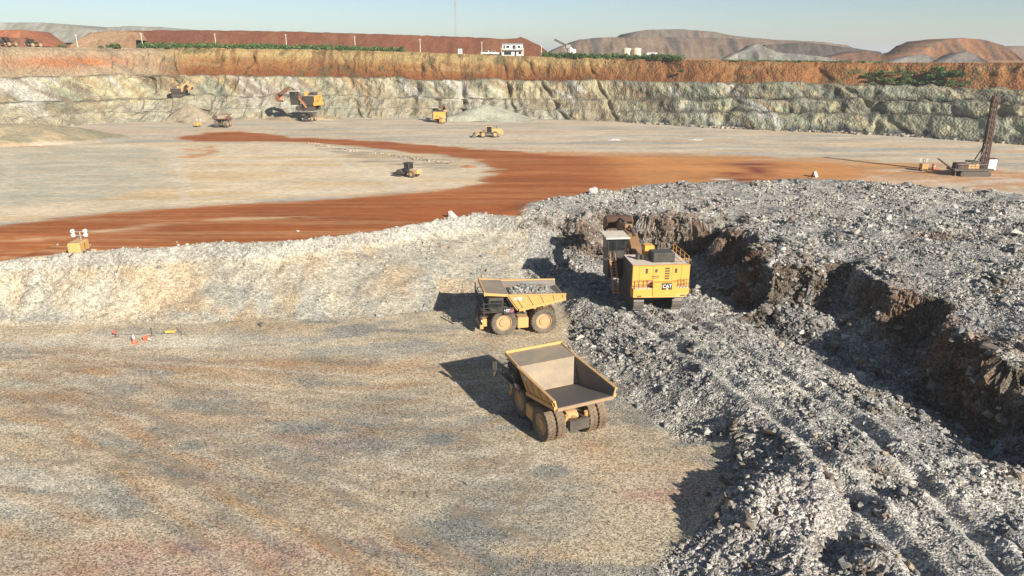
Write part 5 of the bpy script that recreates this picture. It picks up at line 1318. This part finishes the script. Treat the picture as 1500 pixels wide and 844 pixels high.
# trucks and excavators along the far wall
def far_truck(px, py, rz, sc, lab, z=None, paint_=None):
    c = copy_tree(truck, skip=('tread', 'lettering', 'marking', 'grille_slat', 'side_plate', 'ladder', 'mirror', 'panel_seam'))
    place(c, on(px, py, z), rz, sc); tag(c, lab, 'dump truck', TRUCKS)
    if paint_:
        for ch in [c] + kids(c) + [g for k_ in kids(c) for g in kids(k_)]:
            if ch.type == 'MESH' and ch.data.materials and ch.data.materials[0].name.startswith(('truck_yellow', 'dusty_plate')):
                me = ch.data.copy(); me.materials[0] = M[paint_]; ch.data = me
    return c
far_truck(325, 187, R(4), .78, 'rust brown dump truck seen from behind on the far bench', None, 'rusty')
far_truck(456, 177, R(172), .68, 'dark dump truck standing below the large excavator at the far wall', None, 'steel')
def far_at(px, py, Y): return at_y(px, py, Y)
EXG = 'excavators digging in the pit'
SKIPX = ('track_shoe', 'tooth', 'panel_seam', 'vent', 'handrail', 'louver', 'scuff', 'lettering', 'logo_triangle', 'logo_plate', 'reflector', 'railing')
exb = excavator('bright', 34, -62, -20, False, 'excavator', 'rusty')
p = at_y(452, 162, 276); place(exb, p, R(80), .95); tag(exb, 'large yellow and black excavator seen side on at the far wall, bucket towards the left', 'excavator', EXG)
for o in list(bpy.data.objects):
    if o.parent is not None and o.name.split('.')[0] == 'track_shoe' and o.parent.parent is exb: bpy.data.objects.remove(o)
c = copy_tree(exc, skip=SKIPX); place(c, on(646, 179), R(-4), .66); tag(c, 'small yellow excavator seen from behind digging at the middle of the far wall', 'excavator', EXG)
exo = excavator('yellow', 48, -96, -70, False, 'excavator'); 
for o in list(bpy.data.objects):
    if o.parent is not None and o.name.split('.')[0] == 'track_shoe' and o.parent.parent is exo: bpy.data.objects.remove(o)
Yb = float(np.interp(262, wpx, keys[4][0])) - 2.6
p = at_y(262, 140, Yb); p.z = float(np.interp(262, wpx, zB)); place(exo, p, R(-88), .55); tag(exo, 'small orange excavator perched on the berm halfway up the far wall', 'excavator', EXG)
# spoil the excavators work on
def heap(name, px, py, z, rx, ry, h, rgb, lab, seed, Y=None):
    b = at_z(px, py, z) if Y is None else at_y(px, py, Y)
    n = 26; V = []; F = []
    for i in range(n):
        for j in range(9):
            t = j / 8; a = 6.2832 * i / n; rr = 1 - t
            k_ = 1 + .22 * float(vnoise(np.array([math.cos(a) * 2 + seed]), np.array([math.sin(a) * 2 + t * 2]), seed)[0])
            V.append((b.x + rx * rr * k_ * math.cos(a), b.y + ry * rr * k_ * math.sin(a), b.z - .3 + h * (1 - rr ** 1.2) + .12 * h * float(vnoise(np.array([a * 3.0]), np.array([t * 5]), seed + 3)[0]) * (1 - t)))
    for i in range(n):
        for j in range(8): F.append((i * 9 + j, ((i + 1) % n) * 9 + j, ((i + 1) % n) * 9 + j + 1, i * 9 + j + 1))
    cc = np.tile(C(*rgb), (len(V), 1)) * rng.uniform(.85, 1.15, (len(V), 1))
    o = np_mesh(name, np.array(V), F, MG['dump'], cc.astype(np.float32), True); tag(o, lab, 'heap', kind='structure')
heap('spoil_heap', 281, 177, BZ, 12, 7, 6.5, (156, 140, 114), 'brown heap of spoil below the orange excavator', 3)
heap('spoil_heap', 446, 174, BZ, 17, 9, 2.9, (170, 148, 114), 'tan spoil bank under the large far excavator', 5)
heap('spoil_heap', 712, 176, BZ, 20, 8, 6.0, (158, 156, 134), 'pale talus left of the middle of the far wall', 7)
heap('spoil_heap', 900, 205, BZ, 3.5, 2.5, .7, (212, 206, 196), 'small white heap on the bench', 11)
heap('spoil_heap', 1020, 205, BZ, 4.5, 2.5, .5, (206, 204, 200), 'second small white heap on the bench, further right', 13)
heap('spoil_heap', 686, 245, BZ, 3.2, 2.2, .8, (180, 120, 78), 'small orange heap at the tip of the cleared ground', 15)
for pxa, pya, pxb, pyb, nm in ((452, 210, 520, 222, 'a'), (545, 224, 660, 240, 'b')):
    a = at_z(pxa, pya, BZ); b = at_z(pxb, pyb, BZ); n_ = 260
    t = rng.random(n_); x = a.x + (b.x - a.x) * t + rng.normal(0, .5, n_); y = a.y + (b.y - a.y) * t + rng.normal(0, .5, n_)
    cc = (C(136, 126, 112)[None] * rng.uniform(.7, 1.3, n_)[:, None]).astype(np.float32)
    stones('windrow_rock', x, y, rng.uniform(.3, .8, n_), cc, 'low dark windrow of rock at the edge of the cleared ground' if nm == 'a' else 'long dark windrow of rock behind the drum roller', 'windrow')

n_ = 900; tpx = rng.uniform(925, 1700, n_); ty = np.interp(tpx, wpx, Yf) - rng.uniform(-.5, 3.2, n_) * rng.random(n_) - .4; tx = (tpx - 750) / FPX * ty / (CP + (422 - 195) / FPX * SP)
stones('toe_rock', tx, ty, rng.uniform(.5, 1.7, n_), (C(96, 95, 92)[None] * rng.uniform(.6, 1.4, n_)[:, None]).astype(np.float32), 'dark broken rock lying along the foot of the right far wall', 'rubble')
# trucks on the upper ramp at the left
p = rim_at(20, 6)
for px, Yd, sc, rz, lab in [(21, 4, .62, R(170), 'brown haul truck coming down the upper road at the far left edge'), (59, 18, .62, R(150), 'second brown haul truck on the upper road, right of the first')]:
    q = rim_at(px, Yd); c = far_truck(0, 300, 0, 1, lab, None, 'rusty'); place(c, q, rz, sc)

# ------------------------------------------------------------------ barrier and cones on the pit floor
def cone(px, py, lab, lying=False):
    T = empty('traffic_cone')
    MB().box(-.2, .2, -.2, .2, 0, .04).build('cone_base', 'cone', T)
    MB().lathe_z([(.15, .04), (.11, .25), (.08, .4)], (0, 0, 0), 14).build('cone_body', 'cone', T, True)
    MB().lathe_z([(.09, .38), (.05, .58), (.02, .68), (.001, .68)], (0, 0, 0), 14).build('cone_top', 'white', T, True)
    p = at_z(px, py, .05); p.z = gz(p.x, p.y); place(T, p, random.random(), 1.5)
    if lying: T.rotation_euler = (R(86), 0, 1.0); T.location.z += .28
    tag(T, lab, 'traffic cone', 'traffic cones on the pit floor')
cone(197, 503, 'orange traffic cone with white top standing on the pit floor')
cone(214, 499, 'orange traffic cone lying on its side on the pit floor', True)
def stake(px, py, lab, h=1.4, lean=(0, 0), flag=None):
    T = empty('marker_stake'); p = at_z(px, py, .05); p.z = gz(p.x, p.y)
    MB().bar((0, 0, -.2), (lean[0], lean[1], h), .07).build('post', 'wood', T)
    MB().bar((-.45, 0, .05), (.45, .1, .05), .06).bar((0, -.4, .05), (.1, .4, .06), .06).build('foot', 'wood', T)
    if flag: MB().box(-.25, .05, -.03, .03, h * .35, h * .62).build('flag', flag, T)
    place(T, p, random.uniform(-.4, .4)); tag(T, lab, 'marker stake', 'barrier stakes on the pit floor'); return p
s1 = stake(170, 495, 'leftmost barrier stake with an orange flag', 1.3, (.25, 0), 'cone')
s2 = stake(221, 493, 'middle barrier stake leaning to the right', 1.5, (.6, .2))
s3 = stake(267, 491, 'rightmost barrier stake standing upright', 1.4)
T = MB()
for a, b in ((s1, s2), (s2, s3)):
    pr = None
    for i in range(9):
        q = Vector(a).lerp(Vector(b), i / 8); q.z += .62 - .28 * math.sin(math.pi * i / 8)
        if pr is not None: T.bar(pr, q, .035)
        pr = q
tag(T.build('barrier_rope', 'wood'), 'thin dark rope strung between the barrier stakes', 'rope')
b = MB().cbox(-.55, .55, -.22, .22, 0, .2, .04).build('yellow_board', 'lime'); p = at_z(250, 488, .1); place(b, (p.x, p.y, gz(p.x, p.y) + .1), .1); tag(b, 'small bright yellow board hanging low on the barrier rope', 'board')
T = empty('frame_marker')
MB().slab([(-.7, -.5, 0), (.7, -.5, 0), (.55, 0, 1.0), (-.55, 0, 1.0)], (0, .04, 0)).build('front_board', 'white', T)
MB().slab([(-.7, .55, 0), (.7, .55, 0), (.55, .05, 1.0), (-.55, .05, 1.0)], (0, .04, 0)).build('back_board', 'dark', T)
MB().bar((-.58, .02, 1.0), (.58, .02, 1.0), .07).build('ridge_bar', 'dark', T)
p = on(1193, 259); place(T, p + Vector((0, 0, .0)), R(50), 1.1); tag(T, 'small white and dark tent shaped marker behind the rubble pile', 'marker')
T = empty('marker_barrel'); MB().lathe_z([(.001, 0), (.3, 0), (.32, .35), (.28, .7), (.3, 1.05), (.24, 1.1), (.001, 1.1)], (0, 0, 0), 14).build('barrel_body', 'cone', T, True); MB().lathe_z([(.305, .4), (.3, .62)], (0, 0, 0), 14).build('stripe', 'white', T)
p = on(1367, 248); place(T, p, 0, 1.1); tag(T, 'small orange marker barrel left of the drill rig', 'barrel')

# ------------------------------------------------------------------ along the rim
def pole(px, py_top, Yd, lab):
    b = rim_at(px, Yd); top = at_y(px, py_top, b.y); h = top.z - b.z
    T = empty('utility_pole', b)
    MB().cyl((0, 0, -.3), (0, 0, h), .16, .09, n=8).build('post', 'whitedust', T)
    MB().bar((-.6, 0, h - .5), (.6, 0, h - .5), .1).build('crossarm', 'grey', T)
    for s in (-1, 1): MB().cyl((s * .5, 0, h - .45), (s * .5, 0, h - .2), .06, n=6).build('insulator', 'white', T)
    tag(T, lab, 'utility pole', 'poles along the pit rim')
names = ['leftmost pale utility pole on the pit rim, before the tan dump', 'second pale utility pole from the left on the pit rim', 'third pale utility pole from the left on the pit rim', 'fourth pale utility pole from the left on the pit rim',
         'fifth pale utility pole from the left on the pit rim', 'sixth pale utility pole from the left, left of the thin tall mast', 'pale utility pole between the white kiosk and the two storey office', 'pale utility pole right of the two storey office']
for (px, py, Yd), lab in zip([(116, 50, 12), (211, 48, 10), (318, 49, 10), (421, 50, 10), (521, 53, 10), (616, 57, 10), (706, 61, 12), (793, 66, 14)], names): pole(px, py, Yd, lab)
# office
b = rim_at(751, 22); T = empty('office_building', b, R(-3))
s_ = 28 * b.y / FPX / 2; MB().box(-s_, s_, -2, 2, -.5, 5.0).build('wall', 'white', T)
MB().box(-s_ - .4, s_ + .4, -2.5, 2.4, 5.0, 5.25).build('roof', 'blue', T)
MB().box(-s_ - .5, s_ + .5, -3.2, -2.0, 2.3, 2.45).build('balcony', 'dark', T)
for x in (-s_ - .4, s_ + .4): MB().bar((x, -3.1, -.3), (x, -3.1, 3.4), .18).build('balcony_post', 'cream', T)
MB().bar((-s_ - .4, -3.1, 3.35), (s_ + .4, -3.1, 3.35), .1).build('balcony_rail', 'grey', T)
for i, (x0, x1, z0, z1, mt) in enumerate([(-.9, -.72, 3.0, 4.5, 'blue'), (-.62, -.3, 3.2, 4.3, 'grey'), (.0, .32, 2.9, 4.5, 'blue'), (.5, .8, 3.2, 4.3, 'grey'), (-.85, -.1, .3, 1.9, 'blue'), (.2, .4, .0, 1.9, 'blue'), (.6, .85, .6, 1.8, 'glass')]):
    w = MB().box(x0 * s_, x1 * s_, -2.06, -2.0, z0, z1).build('window', mt, T)
    MB().box((x0 + .03) * s_, (x1 - .03) * s_, -2.09, -2.06, z0 + .15, z1 - .15).build('pane', 'glass', w)
tag(T, 'white and blue two storey office cabin on the pit rim', 'building')
b = rim_at(674, 14); T = empty('kiosk', b); MB().cbox(-.9, .9, -.8, .8, 0, 2.2).build('wall', 'white', T); MB().box(-1.1, 1.1, -1, 1, 2.2, 2.5).build('roof', 'dark', T); MB().box(-.3, .4, -.84, -.8, .1, 1.9).build('door', 'grey', T); tag(T, 'tiny white kiosk with dark roof on the pit rim', 'kiosk')
def pickup(px, Yd, lab, rz):
    T = empty('pickup_truck', rim_at(px, Yd), rz)
    MB().prism([(-2.5, .45), (2.5, .45), (2.5, 1.0), (1.3, 1.1), (.7, 1.75), (-.8, 1.75), (-1.0, 1.1), (-2.5, 1.1)], -.9, .9).build('body', 'white', T)
    MB().prism([(1.15, 1.12), (.66, 1.68), (-.74, 1.68), (-.9, 1.12)], -.92, .92).build('window', 'glass', T)
    for s in (-1, 1):
        for y in (-1.6, 1.6): wheel_simple(T, s * .8, y, .38, .25, 'grey')
    tag(T, lab, 'pickup truck', 'pickups parked at the office')
pickup(713, 16, 'white pickup parked left of the office, farther from it', R(80)); pickup(723, 17, 'white pickup parked left of the office, next to it', R(95))
# tall mast
b = rim_at(668, 60); T = empty('radio_mast', b); Hm = at_y(668, -40, b.y).z - b.z
m = MB()
cs = [Vector((.5, 0, 0)), Vector((-.25, .43, 0)), Vector((-.25, -.43, 0))]
for c in cs: m.bar(c, c * .7 + Vector((0, 0, Hm)), .07)
for i in range(34):
    for j in range(3): m.bar(cs[j] * (1 - .3 * i / 34) + Vector((0, 0, Hm * i / 34)), cs[(j + 1) % 3] * (1 - .3 * (i + 1) / 34) + Vector((0, 0, Hm * (i + 1) / 34)), .045)
mm_ = m.build('lattice', 'grey', T); q = at_y(668, 6, b.y).z - b.z
MB().box(-.5, .5, -.4, .4, q - .9, q + .9).build('antenna', 'grey', T)
tag(T, 'very thin tall grey radio mast rising above the red dump', 'mast')
# tanks, silo, shed
def tank(px, lab, w_px=12, py_t=71.5, Yd=30):
    b = rim_at(px, Yd); r = w_px * b.y / FPX / 2; h = at_y(px, py_t, b.y).z - b.z
    T = empty('storage_tank', b); MB().lathe_z([(r, -.5), (r, h), (r * .5, h + .35), (.01, h + .45)], (0, 0, 0), 28).build('shell', 'cream', T, True)
    for i in (1, 2): MB().lathe_z([(r, h * i / 3 - .06), (r + .06, h * i / 3), (r, h * i / 3 + .06)], (0, 0, 0), 28).build('hoop', 'cream', T)
    m = MB()
    for q in (-.25, .25): m.bar((q, -r - .15, 0), (q, -r - .15, h), .06)
    m.build('ladder', 'grey', T); tag(T, lab, 'storage tank', 'cream storage tanks on the rim')
tank(918, 'left one of the pair of cream storage tanks'); tank(932.5, 'right one of the pair of cream storage tanks, beside the shed')
b = rim_at(838, 34); T = empty('white_silo', b)
h = at_y(838, 69, b.y).z - b.z
for x, hh in ((-.7, h), (.9, h * .82)): MB().lathe_z([(.85, -.5), (.85, hh - .6), (.3, hh), (.01, hh)], (x, 0, 0), 20).build('silo_shell', 'white', T, True)
MB().bar((-.7, 0, h - .3), (.9, 0, h * .82 - .2), .15).build('pipe', 'grey', T); tag(T, 'white twin silo right of the red dump end', 'silo')
b = rim_at(955, 26); T = empty('storage_shed', b, R(-8)); w_ = 14 * b.y / FPX
MB().slab([(-w_ / 2, -2, -.4), (-w_ / 2, 2, -.4), (-w_ / 2, 2, 1.6), (-w_ / 2, 0, 2.4), (-w_ / 2, -2, 1.6)], (w_, 0, 0)).build('wall', 'white', T)
MB().slab([(-w_ / 2 - .2, -2.2, 1.55), (-w_ / 2 - .2, 0, 2.5), (-w_ / 2 - .2, 0, 2.62), (-w_ / 2 - .2, -2.2, 1.67)], (w_ + .4, 0, 0)).slab([(-w_ / 2 - .2, 2.2, 1.55), (-w_ / 2 - .2, 0, 2.5), (-w_ / 2 - .2, 0, 2.62), (-w_ / 2 - .2, 2.2, 1.67)], (w_ + .4, 0, 0)).build('roof', 'white', T)
MB().box(-w_ / 2 - .06, -w_ / 2 - .01, -1.6, 1.6, -.3, 1.5).box(-w_ / 2 + .1, -w_ / 2 + 3, -2.05, -2.01, -.3, 1.7).build('door', 'glass', T); tag(T, 'low white shed with dark open end beside the cream tanks', 'shed')
# stacker conveyor in front of the big dump
T = empty('conveyor_stacker', at_y(822, 74, 405)); a = at_y(812, 58, 405) - T.location; c = at_y(832, 68, 405) - T.location
MB().bar(a, c, .9, 1.1).build('boom', 'dark', T); MB().bar(c, (c.x, c.y, -4), .8).bar(a.lerp(c, .6), (c.x + .5, c.y, -3), .35).build('support', 'grey', T); MB().box(c.x - 1, c.x + 1.5, c.y - 1, c.y + 1, c.z - 1, c.z + .8).build('drive_house', 'grey', T)
tag(T, 'dark conveyor stacker boom against the sky left of the grey dump', 'conveyor')

# ------------------------------------------------------------------ green on the rim
def leaf_mat():
    m, n, l, p = new_mat('leaves')
    oi = n.new('ShaderNodeAttribute'); oi.attribute_name = 'Col'
    no = n.new('ShaderNodeTexNoise'); no.inputs['Scale'].default_value = .6; mr = n.new('ShaderNodeMapRange'); mr.inputs[3].default_value = .6; mr.inputs[4].default_value = 1.4
    l.new(no.outputs[0], mr.inputs[0]); v = n.new('ShaderNodeVectorMath'); v.operation = 'SCALE'; l.new(oi.outputs['Color'], v.inputs[0]); l.new(mr.outputs[0], v.inputs[3]); l.new(v.outputs[0], p.inputs['Base Color'])
    p.inputs['Roughness'].default_value = .7; p.inputs['Specular IOR Level'].default_value = .2
    return m
MG['leaf'] = leaf_mat()
def leaves(name, cx, cy, cz, rx, ry, rz, n, lab=None, cat=None, kind=None, parent=None, size=.35):
    """cx.. are arrays of clump centres"""
    m = len(cx); i = rng.integers(0, m, n)
    d = rng.normal(0, 1, (n, 3)); d /= np.linalg.norm(d, axis=1)[:, None]; d *= rng.random(n)[:, None] ** .45
    P = np.stack([cx[i] + d[:, 0] * rx[i], cy[i] + d[:, 1] * ry[i], cz[i] + np.abs(d[:, 2]) * rz[i]], -1)
    u = rng.normal(0, 1, (n, 3)); u /= np.linalg.norm(u, axis=1)[:, None]; w = np.cross(u, rng.normal(0, 1, (n, 3))); w /= np.linalg.norm(w, axis=1)[:, None]
    s = size * rng.uniform(.6, 1.4, n)[:, None]
    V = np.stack([P - u * s, P + w * s * .6, P + u * s, P - w * s * .6], 1).reshape(-1, 3)
    F = np.arange(n * 4).reshape(-1, 4)
    c = np.where(rng.random(n)[:, None] < .3, np.array([[.11, .15, .04]]), np.array([[.055, .10, .028]])) * rng.uniform(.6, 1.4, n)[:, None]
    o = np_mesh(name, V, F, MG['leaf'], np.repeat(c, 4, 0).astype(np.float32), False)
    if parent: o.parent = parent
    if lab: tag(o, lab, cat, kind=kind)
    return o
def strip(px0, px1, n, dy0, dy1, h, lab, dens=80, size=.35, dz=0):
    px = rng.uniform(px0, px1, n); B = [rim_at(a, rng.uniform(dy0, dy1)) for a in px]
    cx = np.array([b.x for b in B]); cy = np.array([b.y for b in B]); cz = np.array([b.z for b in B]) - .1 + dz
    s = rng.uniform(.6, 1.3, n)
    leaves('scrub', cx, cy, cz, 1.5 * s, 1.2 * s, h * s, n * dens, lab, 'scrub', 'stuff', None, size)
strip(205, 590, 260, 0, 5, 2.0, 'green scrub growing along the left rim of the pit')
strip(795, 880, 50, 0, 4, 2.0, 'green scrub on the rim in front of the white silo')
strip(880, 1000, 70, 0, 5, 2.0, 'green scrub on the rim in front of the tanks and shed')
strip(1060, 1300, 70, 0, 6, .5, 'thin green scrub along the right rim', 40, .3)
def bush(px, Yoff, r, h, lab, zoff=0.0, clumps=9, on_face=None):
    b = rim_at(px, Yoff) if on_face is None else on_face
    T = empty('bush', b + Vector((0, 0, zoff)))
    m = MB()
    for i in range(4):
        a = 6.28 * i / 4 + random.random(); m.cyl((0, 0, -.3), (r * .5 * math.cos(a), r * .5 * math.sin(a), h * .6), .07, .03, n=5)
    m.build('stems', 'wood', T)
    a = rng.uniform(0, 6.28, clumps); q = rng.random(clumps) ** .5 * r * .7
    leaves('foliage', q * np.cos(a), q * np.sin(a), rng.uniform(0, h * .4, clumps), np.full(clumps, r * .5), np.full(clumps, r * .5), np.full(clumps, h * .6), clumps * 90, parent=T, size=.28)
    tag(T, lab, 'bush', 'bushes on the pit rim')
bush(172, 1, 1.9, 1.7, 'dark round bush at the left end of the rim scrub'); bush(160, 2, 1.0, 1.1, 'small low bush left of the dark round bush'); bush(94, 3, 1.6, .9, 'small dark bush on the rim before the tan dump')
bush(296, 4, 1.6, 2.6, 'tall bush standing out of the left rim scrub'); bush(150, 3, 1.0, .7, 'tiny bush farthest left of the rim scrub')
def face_pt(px, t):
    Y = float(np.interp(px, wpx, keys[6][0])) * (1 - t) + float(np.interp(px, wpx, keys[7][0])) * t; z = float(np.interp(px, wpx, keys[6][1])) * (1 - t) + float(np.interp(px, wpx, keys[7][1])) * t
    d = ray(px, 100); return Vector((d[0] * Y / d[1], Y - 1.0, z))
for px, t, r, h, lab in [(1383, .45, 2.6, 3.0, 'large green bush on the upper wall at right'), (1402, .5, 2.4, 2.6, 'darker green bush right of the large bush on the upper wall'), (1360, .3, 2.2, 1.6, 'low green bush left of the large bush on the upper wall'), (1335, .2, 1.6, 1.0, 'small green bush low on the upper wall, farther left'),
                         (1300, .25, 1.5, .8, 'small sparse bush on the upper wall under the brown heap'), (1372, .8, 2.0, 1.6, 'green bush near the rim above the large bush'), (1290, .6, 1.3, .8, 'little bush high on the upper wall at right'), (998, .55, 1.0, .8, 'single small bush on the orange wall below the shed')]:
    bush(0, 0, r, h, lab, 0, 10, face_pt(px, t))
n = 60; px = rng.uniform(1270, 1420, n); B = [face_pt(a, rng.uniform(.05, .75)) for a in px]
leaves('scrub', np.array([b.x for b in B]), np.array([b.y for b in B]), np.array([b.z for b in B]), np.full(n, 1.5), np.full(n, .8), np.full(n, .6), 3600, 'patchy green scrub on the upper wall at right', 'scrub', 'stuff', None, .3)

# ------------------------------------------------------------------ dusty air
hz = MB().box(-16000, 16000, -300, 12000, -3, 76).build('haze', M['white'])
hm = bpy.data.materials.new('dusty_air'); hm.use_nodes = True; hn = hm.node_tree.nodes; hn.clear()
ho = hn.new('ShaderNodeOutputMaterial'); hv = hn.new('ShaderNodeVolumePrincipled'); hv.inputs['Color'].default_value = (.93, .94, .95, 1); hv.inputs['Density'].default_value = HAZE; hv.inputs['Anisotropy'].default_value = .2
hm.node_tree.links.new(hv.outputs[0], ho.inputs['Volume']); hz.data.materials.clear(); hz.data.materials.append(hm)
tag(hz, 'thin pale dusty air over the whole pit', 'haze', kind='stuff')
